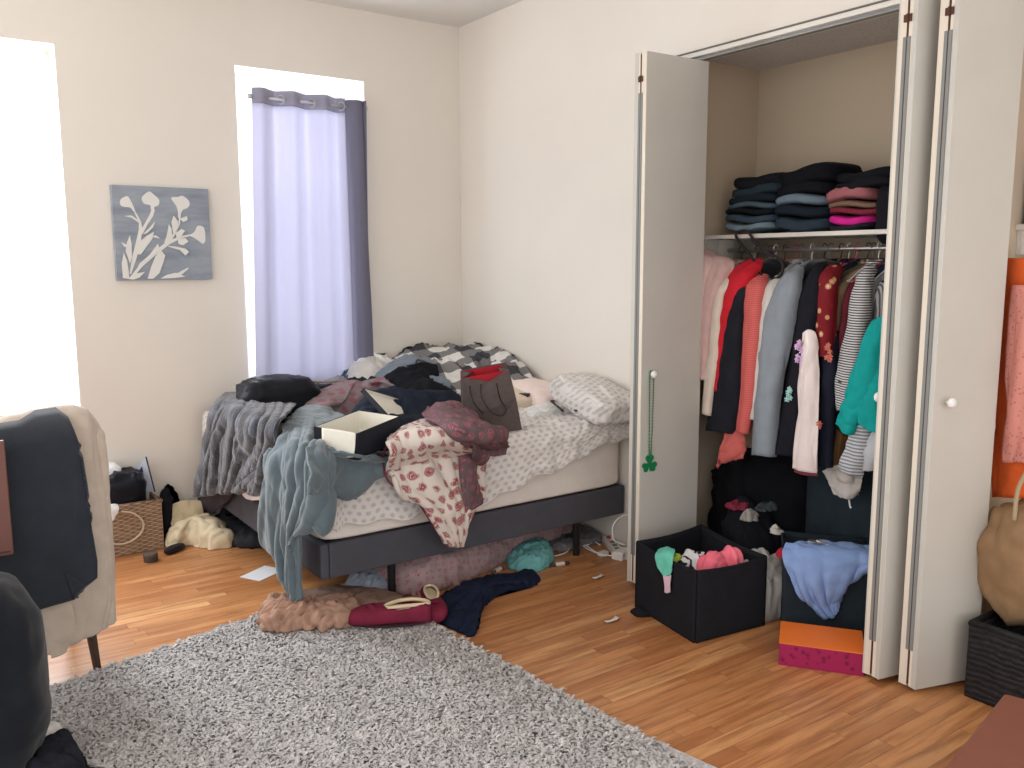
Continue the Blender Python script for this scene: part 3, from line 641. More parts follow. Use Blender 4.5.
rows=[[A(430,414,z=.83),A(442,408,z=.87),A(458,408,z=.87),A(468,414,z=.84)],
      [A(424,420,z=.84),A(445,418,z=.87),A(470,424,z=.84),A(484,430,z=.80)],
      [A(440,428,z=.84),A(462,432,z=.84),A(485,434,z=.82),A(505,434,z=.79)],
      [A(462,440,z=.82),A(472,446,y=-1.80),A(490,442,y=-1.80),A(505,440,y=-1.76)],
      [A(476,454,y=-1.79),A(484,458,y=-1.80),A(493,456,y=-1.79),A(500,454,y=-1.765)]]
sheet_in('paisley_reverse',rows,MGRP,q,60,60,.014,.03,8,28,(1,1,1),.002)
rows=[[A(458,450,y=-1.80),A(468,450,y=-1.81),A(478,452,y=-1.79)],[A(459,478,y=-1.83),A(466,476,y=-1.835),A(473,474,y=-1.82)],[A(462,496,y=-1.83),A(469,494,y=-1.835),A(477,488,y=-1.81)],[A(463,511,y=-1.82),A(472,508,y=-1.82),A(480,502,y=-1.79)]]
sheet_in('paisley_reverse',rows,MGRP,q,30,30,.012,.014,12,29,(2,1,.4),.002)
MPIPE=cloth(110,52,60,.1)
pts=[A(392,440,z=.80),A(384,452,y=-1.79),A(383,466,y=-1.80),A(391,484,y=-1.82),A(414,498,y=-1.83),A(428,517,y=-1.83),A(443,539,y=-1.82),A(456,546,y=-1.81)]
o=MB().tube(crom(np.array(pts),60),.005,6).build('piping',MPIPE,None,smooth=True); o.parent=q; o.matrix_parent_inverse=Matrix.Translation(-Vector(q.location))
#@@BED_END
# ================================================================ WINDOW CURTAIN, PAINTING
def curtmat(c,tr,name):
    t=NT(name); co=t.coord('Object'); wv=t.noise(t.coord('Object',(120,120,14)),6,2); wv2=t.noise(t.coord('Object',(10,10,160)),6,2)
    f=t.math('MULTIPLY',t.math('ADD',wv,wv2),.5); cc=t.mix(f,sc(srgb(*c),.86),sc(srgb(*c),1.08)); t.col(cc).set(rough=.9,spec=.1)
    tl=t.n('ShaderNodeBsdfTranslucent'); t.l(cc,tl.inputs[0]); mx=t.n('ShaderNodeMixShader'); mx.inputs[0].default_value=tr
    t.l(t.b.outputs[0],mx.inputs[1]); t.l(tl.outputs[0],mx.inputs[2]); t.l(mx.outputs[0],t.out.inputs[0]); return t.m
MCUR=curtmat((194,193,206),.55,'lavender curtain'); MCURD=curtmat((128,127,146),.22,'lavender curtain in shade')  # second one: darker copy, shade of the turned edge folds put into its colour
MCHR=plain(198,198,204,.3,.6)
CY=-.035
cx0,_,czt=A(251,92,y=CY); cxm=A(345,110,y=CY)[0]; cxr=A(364,110,y=CY)[0]
rl=A(250,92,y=CY); rr_=A(361,107,y=CY); rz=2.495
rod=thing('curtain_rod','slim metal curtain rod across the top of the bed window','curtain rod',((cx0+cxr)/2,CY,rz))
hw=(cxr-cx0)/2+.01
MB().tube([(-hw,0,0),(hw-.005,0,0)],.010,12).build('pole',MCHR,rod,smooth=True)
for sg in(-1,1): 
    MB().lathe([(.012,-.012),(.017,-.008),(.017,.008),(.012,.012)],(sg*hw,0,0),14,'x').build('finial',MCHR,rod,smooth=True)
    MB().box(sg*hw-.006,-.004,-.01,sg*hw+.006,-CY-.001,.01).build('bracket',MCHR,rod)
cur=thing('curtain','long lavender grommet curtain glowing in the window behind the bed','curtain',((cx0+cxr)/2,CY,.72))
ZTOP=2.545; ZBOT=.74
def cpanel(name,path_top,path_bot,z0,z1,m,n=90,nz=50,th=.002,seed=3,off=0):
    T=crom(np.array(path_top),n); Bt=crom(np.array(path_bot),n); V=[]
    for i in range(nz):
        f=i/(nz-1); z=z1+(z0-z1)*f; g=(ZTOP-z)/(ZTOP-ZBOT); P=T*(1-g)+Bt*g
        for j in range(n): V.append((P[j,0],P[j,1]-off,z))
    V=np.array(V); V[:,1]+= .008*(vn(V*np.array([7,7,2.5]),seed)-.5)
    UV=np.stack([np.tile(np.linspace(0,1.5,n),nz),V[:,2]],-1)
    o=mesh(name,V,grid_faces(nz,n),m,None,True,UV); md=o.modifiers.new('thickness','SOLIDIFY'); md.thickness=th
    o.parent=cur; o.matrix_parent_inverse=Matrix.Translation(-Vector(cur.location)); return o
def wave(x0,x1,k,a,y,ph=0): return [(x0+(x1-x0)*i/(k*4),y-a*math.sin(i*PI/2+ph)) for i in range(k*4+1)]
bx0=A(254,385,y=CY)[0]; bxm=A(353,370,y=CY)[0]; bxr=A(371,375,y=-.07)[0]
cpanel('drape',wave(cx0+.005,cxm,3,.032,CY),wave(bx0,bxm,3,.024,CY-.02,.3),ZBOT,ZTOP-.085,MCUR,120)
cpanel('heading',wave(cx0+.005,cxm,3,.032,CY),wave(bx0,bxm,3,.024,CY-.02,.3),ZTOP-.0855,ZTOP,curtmat((166,164,178),.35,'lavender curtain heading'),120,8,.004,3,.002)
zz=[(cxm,CY+.01),(cxm+.05,CY-.045),(cxm+.10,CY-.03),(cxm+.055,CY-.012),(cxm+.09,CY+.0),(cxr-.01,CY-.045),(cxr,CY-.01)]
zb=[(bxm,CY+.01),(bxm+.04,CY-.085),(bxm+.12,CY-.06),(bxm+.06,CY-.03),(bxm+.1,CY-.0),(bxr-.02,CY-.06),(bxr,CY-.01)]
cpanel('gathered_edge',zz,zb,ZBOT,ZTOP-.01,MCURD,70)
for i in range(6):
    xg=cx0+.03+(cxm-cx0-.03)*(i+.5)/6*1.04
    g=MB(); R_=.024
    P=[(0,R_*math.cos(a),R_*math.sin(a)) for a in np.linspace(0,2*PI,19)]; g.tube(P,.004,6,False)
    o=g.build('grommet',MCHR,cur,smooth=True); o.location=(xg-cur.location.x,0,rz-.72); o.rotation_euler=(0,0,(.75 if i%2 else -.75))
# painting
pa=A(116,281,y=-.0); pb=A(206,190,y=-.0)
PX0,PX1,PZ0,PZ1=-2.193,-1.687,1.463,1.967
def canvasmat():
    t=NT('grey blue canvas'); n=t.noise(t.coord('Object',(1.5,1,7)),1.6,5,.6); t.col(t.ramp(n,[(.3,srgb(120,130,142)),(.5,srgb(146,155,166)),(.7,srgb(164,171,180))])).set(rough=.8,spec=.15)
    wv=t.noise(t.coord('Object'),400,1); t.bump(wv,.3,.001); return t.m
pt=thing('canvas_painting','square grey blue canvas with white flower silhouettes on the window wall','painting',((PX0+PX1)/2,0,PZ0))
hwp=(PX1-PX0)/2; hp=PZ1-PZ0
MB().box(-hwp,-.035,0,hwp,-.002,hp).build('canvas',canvasmat(),pt,.003)
PICT=plain(222,222,218,.8)
# outlines traced in the painting's own unit square (u right, v up)
def uv_(X,Y):   # zoomed painting pixels -> unit square
    l=127+(X*0)+ (Y-95)*(38/617.); r=745+(Y-122)*(28/573.); u=(X-l)/(r-l); tp=95+u*27; bt=712-u*17
    return u,1-(Y-tp)/(bt-tp)
PIDX={}
def ribbon(P):
    L_=[];R2=[]
    for i,(x,y,w_) in enumerate(P):
        a=P[max(i-1,0)];b=P[min(i+1,len(P)-1)]; dx,dy=b[0]-a[0],b[1]-a[1]; l=math.hypot(dx,dy); L_.append((x-dy/l*w_,y+dx/l*w_)); R2.append((x+dy/l*w_,y-dx/l*w_))
    return L_+R2[::-1]
shapes={'blossom':[[(183,215),(190,185),(225,168),(240,182),(262,225),(275,262),(262,262),(245,240),(200,235)],
 [(315,180),(340,150),(365,138),(395,160),(425,190),(420,225),(395,235),(390,262),(372,250),(368,225),(330,215)],
 [(500,178),(545,172),(575,165),(615,195),(620,225),(600,245),(575,255),(555,300),(545,300),(543,260),(530,225)],
 [(615,415),(650,395),(672,355),(712,362),(724,410),(722,455),(705,468),(680,450),(645,428)]],
 'stem':[ribbon([(245,668,5),(270,560,14),(295,460,15),(308,380,11),(304,330,8),(268,258,4)]),ribbon([(310,405,11),(345,340,9),(375,290,12),(388,248,10)]),ribbon([(248,692,7),(310,615,10),(400,530,12),(480,465,12),(560,428,8),(622,414,5)]),ribbon([(478,462,12),(525,400,8),(552,340,6),(558,285,5)])],
 'leaf':[[(200,695),(192,600),(205,530),(225,580),(235,650),(240,700)],[(243,600),(215,520),(222,470),(242,415),(252,470),(255,560)],
 [(290,540),(300,460),(345,420),(390,395),(380,440),(345,490),(310,540)],[(262,690),(300,600),(360,545),(415,470),(425,500),(390,550),(330,605)],
 [(455,465),(470,420),(485,345),(503,375),(505,420),(480,460)],[(350,697),(372,620),(398,555),(430,508),(462,545),(450,590),(425,660),(385,697)],
 [(230,700),(262,668),(335,652),(300,690),(262,705)],[(430,695),(470,670),(530,655),(590,680),(520,690)],[(535,660),(575,638),(612,620),(608,632),(565,668)],
 [(500,330),(515,290),(545,330),(530,395),(510,400)],[(530,400),(565,375),(590,385),(565,420),(530,430)],[(540,440),(590,432),(610,455),(575,480),(545,470)],
 [(460,480),(540,490),(590,500),(615,520),(590,545),(555,510),(500,495)],[(320,410),(360,370),(398,325),(385,365),(345,405)],[(205,295),(250,290),(298,325),(296,338),(250,305)],
 [(555,310),(600,292),(606,318),(575,332)],[(370,425),(400,415),(430,438),(395,432)],[(188,462),(220,478),(240,510),(205,490)]]}
for kind,polys in shapes.items():
    for k,pg in enumerate(polys):
        P=crom(np.array([uv_(*p) for p in pg]),len(pg)*3,True) if kind=='blossom' else np.array([uv_(*p) for p in pg])
        V=[(-hwp+u*2*hwp,-.0360-.0011*PIDX.setdefault((kind,k),len(PIDX))*.35,v*hp) for u,v in P]; n=len(V)
        bm=bmesh.new(); f=[bm.verts.new(v) for v in V]; bm.faces.new(f)
        bm.faces.ensure_lookup_table(); bm.normal_update()
        if bm.faces[0].normal.y>0: bmesh.ops.reverse_faces(bm,faces=bm.faces[:])
        bmesh.ops.triangulate(bm,faces=bm.faces[:])
        me=bpy.data.meshes.new(kind); bm.to_mesh(me); bm.free(); link(kind,me,PICT,pt)

# ================================================================ RUG
RUGQ=[(-3.45,-1.85),(-1.47,-1.36),(-1.20,-4.2),(-3.35,-4.4)]
def rugmat(tuft):
    t=NT('shaggy grey pile'); co=t.coord('Object'); n=t.noise(co,38,3,.7); n2=t.noise(co,7,3)
    f=t.math('ADD',t.math('MULTIPLY',n,.8),t.math('MULTIPLY',n2,.2))
    t.col(t.ramp(f,[(.25,srgb(146,143,143)),(.5,srgb(184,181,180)),(.72,srgb(214,211,209))])).set(rough=1,spec=.05); return t.m
def rug():
    q=np.array(RUGQ); n=60
    c=crom(np.array([q[0]*.98+q[1]*.02+(.0,-.01),(q[0]+q[1])/2,q[1]+(-.05,-.02),q[1]+(-.0,-.09),(q[1]+q[2])/2,q[2],(q[2]+q[3])/2,q[3],(q[3]+q[0])/2]),120,True)
    top=[(x,y,.018) for x,y in c]; bot=[(x,y,.0) for x,y in c]; N=len(c)
    V=top+bot; F=[tuple(range(N))[::-1],tuple(range(N,2*N))]+[(i,(i+1)%N,N+(i+1)%N,N+i) for i in range(N)]
    root=thing('shag_rug','large shaggy light grey rug across the near floor','rug',(-2.3,-2.9,0))
    def loc(o): o.parent=root; o.matrix_parent_inverse=Matrix.Translation(-Vector(root.location)); return o
    loc(MB().add(V,F).build('rug_backing',rugmat(False)))
    rng=np.random.default_rng(4); m=85000
    ab=rng.random((m*2,2)); a,b=ab[:,0],ab[:,1]
    p=((1-a)*(1-b))[:,None]*q[0]+(a*(1-b))[:,None]*q[1]+(a*b)[:,None]*q[2]+((1-a)*b)[:,None]*q[3]
    # keep the part near the camera's view
    d=np.concatenate([p,np.zeros((len(p),1))],1)-CAM; wz=d@cF; ux=512+FPX*(d@cR)/wz; vy=384-FPX*(d@cU)/wz
    keep=(wz>.3)&(ux>-260)&(ux<1100)&(vy>500)&(vy<980); p=p[keep][:m]; m=len(p)
    ang=rng.random(m)*2*PI+2*vn(np.concatenate([p*9,np.zeros((m,1))],1),3); lean=.012+.022*rng.random(m); h=.012+.014*rng.random(m); wd=.0042+.0034*rng.random(m)
    di=np.stack([np.cos(ang),np.sin(ang)],1); pe=np.stack([-di[:,1],di[:,0]],1)
    V=np.zeros((m,7,3)); 
    for k,(f,hh,ww) in enumerate(((0,0,.9),(.35,.75,1.),(.8,1.,.8))):
        for s_,j in((-1,2*k),(1,2*k+1)):
            V[:,j,:2]=p+di*(lean*f)[:,None]+pe*(wd*ww*s_)[:,None]; V[:,j,2]=.014+h*hh
    V[:,6,:2]=p+di*(lean*1.25)[:,None]; V[:,6,2]=.014+h*.82
    base=np.arange(m)*7
    F4=np.concatenate([np.stack([base,base+1,base+3,base+2],1),np.stack([base+2,base+3,base+5,base+4],1)]); F3=np.stack([base+4,base+5,base+6],1)
    me=bpy.data.meshes.new('pile'); nv=m*7; me.vertices.add(nv); me.vertices.foreach_set('co',V.reshape(-1))
    me.loops.add(len(F4)*4+len(F3)*3); me.loops.foreach_set('vertex_index',np.concatenate([F4.ravel(),F3.ravel()]))
    me.polygons.add(len(F4)+len(F3)); ls=np.concatenate([np.arange(len(F4))*4,len(F4)*4+np.arange(len(F3))*3]); me.polygons.foreach_set('loop_start',ls)
    me.update(calc_edges=True); me.validate(); o=link('pile',me,rugmat(True),None,True); loc(o); o['kind']='stuff'
rug()

# ================================================================ FLOOR BY THE BED FOOT
def fheap(name,px,z,h,m,label,cat,group=None,**k):
    o=heap(name,[A(x,y,z=z) for x,y in px],z,h,m,**k); return tag(o,label,cat,group)
RT=.046
fheap('tan_tights',[(266,612),(275,606),(300,606),(330,606),(352,602),(358,622),(335,628),(300,629),(270,630),(264,622)],RT-.004,.055,cloth(168,134,116,.16),'crumpled tan tights on the rug corner at the foot of the bed','clothing',amp=.045,freq=15,seed=51,stretch=(.7,1.5,1),nr=30,nt=160,lump=.7)
fheap('brown_scarf',[(285,604),(320,590),(380,592),(412,604),(400,612),(350,610),(305,612)],RT-.004,.035,cloth(134,108,96,.12),'flat brown scarf spread behind the tan tights','scarf',amp=.018,freq=14,seed=52,stretch=(.6,1.4,1))
# moccasin slippers
MMAG=cloth(118,38,60,.12,.85); MLIN=cloth(214,196,166,.08,.95,200)
def slipper(loc,rz,label,sc_=1,flip=1):
    r=thing('slipper',label,'slipper',loc,rz,None); n=30; L=.27*sc_; V=[];F=[]
    st=[(-1,.0,.0,.03),(-.97,.035,.0,.05),(-.8,.040,.0,.062),(-.45,.038,.0,.058),(0,.042,.0,.052),(.4,.050,.0,.05),(.7,.046,.0,.045),(.9,.032,.0,.036),(.99,.012,.0,.024)]
    st=crom(np.array(st),34); m_=20
    for s_ in st:
        for k in range(m_):
            a=2*PI*k/m_; c,si=math.cos(a),math.sin(a); y=max(s_[1],.004)*np.sign(c)*abs(c)**.75; z=(s_[3]*.5)*(1+np.sign(si)*abs(si)**.75)
            V.append((s_[0]*L/2,y*sc_,z*sc_*1.15))
    F=grid_faces(len(st),m_,True)+[tuple(range(m_))[::-1],tuple(range((len(st)-1)*m_,len(st)*m_))]
    # opening: push the top of the rear half inwards
    V=np.array(V)
    inside=(((V[:,0]+.055*sc_)/(.075*sc_))**2+(V[:,1]/(.027*sc_))**2<1)&(V[:,2]>.03*sc_)
    V[inside,2]=.014*sc_
    mesh('upper',V,F,MMAG,r,True)
    th=np.linspace(0,2*PI,29); cuff=[(-.055*sc_+.074*sc_*math.cos(a),.027*sc_*math.sin(a),(.060-.005*math.cos(a)-.004*math.cos(2*a))*sc_) for a in th]
    MB().tube(cuff,.0062*sc_,8,False).build('fleece_cuff',MLIN,r,smooth=True)
    q=MB().lathe([(.001,0),(.9,.0),(.95,.003),(.001,.004)],(0,0,0),24); q.V=[(v[0]*.080*sc_-.055*sc_,v[1]*.028*sc_,v[2]+.047*sc_) for v in q.V]; q.build('insole',MLIN,r)
    q=MB().lathe([(.01,0),(1,0),(1.03,.003),(1,.007)],(0,0,0),28); q.V=[(v[0]*.128*sc_,v[1]*.043*sc_,v[2]) for v in q.V]; q.build('sole',cloth(60,40,48,.1),r)
    to=sheet('toe_seam',[[(.035*sc_,-.03*sc_,.05*sc_),(.055*sc_,0,.062*sc_),(.035*sc_,.03*sc_,.05*sc_)],[(.055*sc_,-.025*sc_,.052*sc_),(.075*sc_,0,.06*sc_),(.055*sc_,.025*sc_,.052*sc_)]],MMAG,r,10,14,.004,.0,5)
    return r
pA=A(392,622,z=.05); pB=A(428,612,z=.05)
slipper((pA[0]-.0,pA[1]+.02,RT-.003),2.62,'dark red fleece lined slipper lying on the rug, longer in view than its mate',1.30)
slipper((pB[0]+.055,pB[1]+.05,RT-.018),-1.95,'dark red slipper with its heel opening facing the camera beside the navy cloth',1.05)
fheap('navy_cloth',[(452,596),(470,588),(505,578),(533,574),(536,584),(505,592),(488,602),(478,618),(474,636),(458,632),(440,622),(436,606)],.001,.05,cloth(26,34,54,.16),'dark navy garment spread on the floor between the rug and the bed','clothing',amp=.022,freq=13,seed=53,nr=30,nt=140)
fheap('turquoise_cloth',[(508,564),(520,553),(540,550),(552,556),(546,568),(524,573)],.001,.075,cloth(112,172,172,.1),'small turquoise cloth bunched on the floor at the edge of the bed','cloth',amp=.024,freq=20,seed=54)
fheap('bluish_rug_corner',[(345,592),(358,578),(385,574),(400,582),(392,594),(365,598)],.006,.07,cloth(160,170,186,.1),'rug corner tinted with bluish window light under the bed behind the brown scarf','cloth',amp=.02,freq=26,seed=55)  # stands for the rug corner, bluish window light put into its colour
fheap('rolled_comforter',[(372,590),(385,574),(425,552),(470,540),(520,530),(560,530),(572,536),(545,548),(512,558),(480,574),(445,588),(414,596)],.002,.205,paisley((162,142,142),(150,84,96),(200,190,188),26.,'dull rose comforter'),'dull rose patterned comforter rolled up under the near side of the bed','comforter',amp=.025,freq=9,seed=56,nr=34,nt=150,power=.6,lump=.15)
fheap('grey_blanket',[(360,580),(372,564),(402,556),(400,575),(385,588)],.002,.10,cloth(150,142,146,.1),'light grey blanket edge beside the bed leg under the bed','blanket',amp=.025,freq=12,seed=57)
fheap('dark_bag',[(400,560),(450,535),(540,515),(600,508),(622,515),(600,525),(540,535),(480,545)],.002,.13,cloth(26,27,32,.15),'black soft bag pushed deep under the bed behind the comforter','bag',amp=.025,freq=9,seed=58)
fheap('plastic_wrap',[(540,546),(560,532),(600,528),(610,536),(590,545),(560,551)],.002,.05,cloth(120,116,120,.1,.3),'grey plastic wrapping under the bed beside the white cables','plastic wrap',amp=.02,freq=24,seed=59)
for k,(px,ln,an,c,lab) in enumerate((((560,566),.11,-.3,(70,56,50),'dark brown hairbrush handle with a pale band lying by the turquoise cloth'),((498,572),.10,.35,(84,72,66),'dark brush lying between the navy garment and the rose comforter'))):
    b=thing('hairbrush',lab,'brush',A(px[0],px[1],z=.0),an); 
    MB().lathe([(.001,-ln/2),(.008,-ln/2),(.010,-.01),(.010,ln/2-.01),(.001,ln/2)],(0,0,.011),12,'x').build('handle',plain(*c,.5),b,smooth=True)
    MB().lathe([(.0105,-.025),(.0115,-.02),(.0115,.02),(.0105,.025)],(0,0,.0115),12,'x').build('pale_band',plain(206,194,184,.5),b,smooth=True)
# scraps of paper
for k,(px,sz,lab) in enumerate((((597,577),.035,'white paper scrap on the floorboards nearer the power strip'),((611,620),.04,'curved white paper scrap on the floorboards beside the black fabric bin'))):
    c=A(*px,z=.002); rows=[[(c[0]-sz,c[1]-.02,.004),(c[0],c[1]-.03,.009),(c[0]+sz,c[1]-.01,.004)],[(c[0]-sz,c[1]+.0,.004),(c[0],c[1]-.005,.004),(c[0]+sz,c[1]+.015,.004)]]
    tag(sheet('paper_scrap',rows,plain(228,224,220,.8),None,10,10,.001,.004,30,k),lab,'paper')
c=A(262,573,z=.002); tag(MB().box(c[0]-.09,c[1]-.07,.001,c[0]+.09,c[1]+.06,.003,.5).build('paper_sheet',plain(220,222,226,.8)),'sheet of white paper on the floor behind the hanging robe','paper')
# power strip, adapter, cables
c=A(624,553,z=.02)
ps=thing('power_strip','white power strip with a glowing red switch beside the folding door','power strip',(c[0]+.02,c[1]+.10,0),1.1)
MPL_=plain(228,224,218,.35)
MB().box(-.16,-.03,0,.16,.03,.035).build('housing',MPL_,ps,.006)
MB().box(.10,-.012,.0352,.135,.012,.042).build('switch',plain(210,70,50,.3),ps,.002)
for k in range(4): MB().box(-.135+k*.055,-.012,.0352,-.105+k*.055,.012,.037).build('socket',plain(120,116,112,.5),ps)
ad=thing('power_adapter','square white power adapter on the floor in front of the power strip','adapter',A(622,558,z=0),.3)
MB().box(-.055,-.035,0,.055,.035,.045).build('case',MPL_,ad,.008)
ad2=thing('power_adapter','small flat white plug left of the square power adapter','adapter',A(603,555,z=0),.2)
MB().box(-.03,-.018,0,.03,.018,.02).build('case',MPL_,ad2,.005)
for k,(pts,lab) in enumerate((([(606,556),(590,550),(575,541),(560,535),(548,528)],'white cable running from the flat plug towards the bed head'),
   ([(612,556),(598,553),(585,545),(574,543),(565,553),(545,558)],'white cable looping over the boards behind the turquoise cloth'),
   ([(600,545),(585,535),(570,532),(584,545),(592,540),(578,532)],'white cable coiled beneath the head of the bed'))):
    P=[A(x,y,z=.012) for x,y in pts]; tag(MB().tube(crom(np.array(P),50),.0035,6).build('charger_cable',MWHITE,None,smooth=True),lab,'cable')
P=[A(636,514,y=-1.75),A(622,516,y=-1.75),A(613,526,y=-1.75),A(614,540,y=-1.75),(-.10,-1.78,.06)]
tag(MB().tube(crom(np.array(P),40),.0045,8).build('charger_cable',MWHITE,None,smooth=True),'thick white cable arching up beside the folding door','cable')

# ================================================================ FAR LEFT: BASKET AND THINGS BESIDE IT
def wicker():
    t=NT('woven seagrass'); co=t.coord('Object'); sp=t.n('ShaderNodeSeparateXYZ'); t.l(co,sp.inputs[0])
    nz=t.noise(co,30,3); hx=t.math('ADD',sp.outputs[0],sp.outputs[1])
    row=t.math('FLOOR',t.math('MULTIPLY',sp.outputs[2],90)); w=t.math('SINE',t.math('ADD',t.math('MULTIPLY',hx,110),t.math('MULTIPLY',row,PI)))
    r=t.math('ABSOLUTE',t.math('SINE',t.math('MULTIPLY',sp.outputs[2],90*PI)))
    f=t.math('MULTIPLY',t.math('ADD',t.math('MULTIPLY',w,.5),.5),r); f=t.math('ADD',t.math('MULTIPLY',f,.6),t.math('MULTIPLY',nz,.4))
    t.col(t.ramp(f,[(.1,srgb(112,88,70)),(.35,srgb(160,134,110)),(.7,srgb(190,166,140))])).set(rough=.8,spec=.2); t.bump(f,1.,.006); return t.m
MWK=wicker()
c0=A(162,548,z=0); 
bk=thing('wicker_basket','woven seagrass basket with a rope handle on the floor below the left window','basket',(c0[0]-.20,c0[1]+.115,0),.02)
W_,D_,H_=.42,.25,.27
for nm,(a,b,c,d) in (('front_side',(-W_/2,-D_/2,W_/2,-D_/2+.014)),('back_side',(-W_/2,D_/2-.014,W_/2,D_/2)),('end_side',(-W_/2,-D_/2+.014,-W_/2+.014,D_/2-.014)),('end_side',(W_/2-.014,-D_/2+.014,W_/2,D_/2-.014))):
    MB().box(a,b,0,c,d,H_).build(nm,MWK,bk,.004)
MB().box(-W_/2+.014,-D_/2+.014,0,W_/2-.014,D_/2-.014,.012).build('base',MWK,bk)
rim=[(-W_/2,-D_/2+.007,H_),(W_/2,-D_/2+.007,H_),(W_/2-.007,D_/2,H_),(-W_/2+.007,D_/2,H_),(-W_/2,-D_/2+.007,H_)]
MB().tube(rim,.011,8).build('rim',MWK,bk,smooth=True)
hd=[(-.13,-D_/2-.008,.235),(-.12,-D_/2-.012,.16),(-.06,-D_/2-.014,.085),(.02,-D_/2-.014,.07),(.09,-D_/2-.013,.11),(.105,-D_/2-.012,.17),(.06,-D_/2-.01,.225),(-.0,-D_/2-.006,.245)]
MB().tube(crom(np.array(hd),40),.006,6).build('rope_handle',plain(206,190,164,.8),bk,smooth=True)
bx,by=bk.location.x,bk.location.y
o=soft('black_pouch',(.24,.20,.20),cloth(28,30,38,.2,.35),loc=(0,0,0),e=.6,n=60,amp=.03,freq=11,seed=61); o.location=(bx+.03,by-.0,.335); tag(o,'glossy black pouch sitting in the wicker basket','pouch')
o=soft('white_pouch',(.20,.17,.16),plain(238,238,238,.5),loc=(0,0,0),e=.6,n=50,amp=.02,freq=11,seed=62); o.location=(bx-.06,by+.05,.40); tag(o,'white pouch at the left end of the wicker basket','pouch')
bc=thing('greeting_card','pale blue card with dark flower print standing in the wicker basket','card',(bx+.12,by+.04,.27),-.35)
V=[(-.10,0,.0),(.10,0,.0),(.035,0,.22),(.0,0,.17)]
poly('card_face',[(-.09,0,.05),(.09,.0,.02),(.055,0,.22),(-.03,0,.13)],[(0,1,2,3)],plain(198,208,226,.5),bc,.003)
MB().tube([(.093,0,.02),(.058,0,.222)],.004,6).build('dark_spine',MDK,bc)
for pg in ([(-.02,.10),(.0,.12),(.01,.10),(.02,.13),(.03,.09),(.0,.06)],[(.02,.15),(.035,.17),(.04,.14),(.03,.12)]):
    V=[(x,-.003,z) for x,z in pg]; V2=[(x,-.0045,z) for x,z in pg]; n=len(V)
    MB().add(V+V2,[tuple(range(n)),tuple(range(n,2*n))[::-1]]+[(i,(i+1)%n,n+(i+1)%n,n+i) for i in range(n)]).build('flower_print',plain(50,58,84,.5),bc)
o=sheet('tissue',[[(bx-.10,by-.16,.295),(bx-.05,by-.17,.30),(bx-.02,by-.15,.29)],[(bx-.11,by-.18,.27),(bx-.05,by-.19,.265),(bx-.02,by-.18,.27)],[(bx-.08,by-.19,.24),(bx-.06,by-.195,.22),(bx-.04,by-.19,.24)]],MWHITE,None,14,14,.002,.012,20,63); tag(o,'white tissue hanging over the front rim of the wicker basket','tissue')
c=A(158,566,z=.0); c=A(150,561,z=0)
for px,r_,lab in (((151,561),.036,'round dark lidded tin on the floor before the wicker basket'),):
    c=A(*px,z=0); t_=thing('round_tin',lab,'tin',c); MB().lathe([(r_,0),(r_,.03),(r_*.98,.031)],n=24).build('tin_body',plain(70,62,58,.4),t_,smooth=False)
    MB().lathe([(r_*1.04,.0312),(r_*1.04,.042),(r_*.96,.046)],n=24).build('tin_lid',plain(88,80,74,.35),t_)
c=A(175,552,z=0); o=soft('glasses_case',(.13,.05,.038),cloth(40,38,42,.1,.5),e=.7,n=40,amp=.004,freq=9,seed=65); o.location=(c[0],c[1],.02); o.rotation_euler=(0,0,.5); tag(o,'small black oblong case on the floor right of the round tin','case')
fheap('black_jacket',[(160,540),(160,528),(172,524),(177,532),(172,542)],.002,.30,cloth(30,31,36,.15),'black cloth stuffed upright between the basket and the cream cushion cover','clothing',amp=.015,freq=9,seed=66,lump=.2)
fheap('cream_pillowcase',[(168,546),(172,538),(195,528),(215,532),(233,545),(215,549),(190,545),(175,549)],.002,.12,cloth(220,206,176,.08),'cream pillowcase spilling over the floor between basket and bed','pillowcase',amp=.03,freq=9,seed=67,nr=34,nt=140)
o=sheet('cream_curtain',[[A(172,506,y=-.05),A(185,503,y=-.05),A(200,503,y=-.06)],[A(170,520,y=-.10),A(188,522,y=-.12),A(204,518,y=-.12)],[A(172,536,y=-.16),A(190,535,y=-.18),A(203,530,y=-.16)]],cloth(214,198,164,.08),None,30,30,.012,.03,9,68); tag(o,'cream fabric bunched against the window wall left of the bed','fabric')
fheap('suitcase_cover',[(212,540),(220,520),(260,512),(290,530),(280,545),(240,548)],.002,.15,cloth(44,46,52,.12,.6),'dark bag stored under the window side foot of the bed','bag',amp=.02,freq=8,seed=69,power=.5)
#@@LEFT_END
# ================================================================ CHAIR WITH COAT, DARK BAG (near left)
ch=thing('dining_chair','dark legged wooden chair almost hidden under the beige coat at the left edge','chair',(-2.88,-1.36,0))
MWD=plain(64,48,40,.45,0,.4,.2,20)
LG=[(-.20,-.20,-.24,-.23),(.20,-.20,.235,-.225),(-.18,.20,-.21,.23),(.18,.20,.21,.23)]
for (a,b,c,d) in LG: MB().tube([(a,b,.44),(c,d,.0)],[.026,.014],12).build('leg',MWD,ch)
soft('seat',(.48,.48,.07),cloth(120,108,98,.1),ch,(0,0,.46),e=.3,n=40,amp=.002)
bkp=MB(); 
rows=[[(x,-.215-.05*(z-.5)-.03*math.cos(x*6),z) for x in(-.22,-.1,0,.1,.22)] for z in(.5,.65,.8,.95)]
o=sheet('backrest',rows,MWD,None,24,24,.03,0,5); o.parent=ch
MCOAT=cloth(196,182,168,.10,.95,200,.2); MLINING=cloth(178,158,146,.08)
coat=thing('coat','beige wool coat hung over the back of the chair under a charcoal sweater','coat',(-2.8,-1.62,.6))
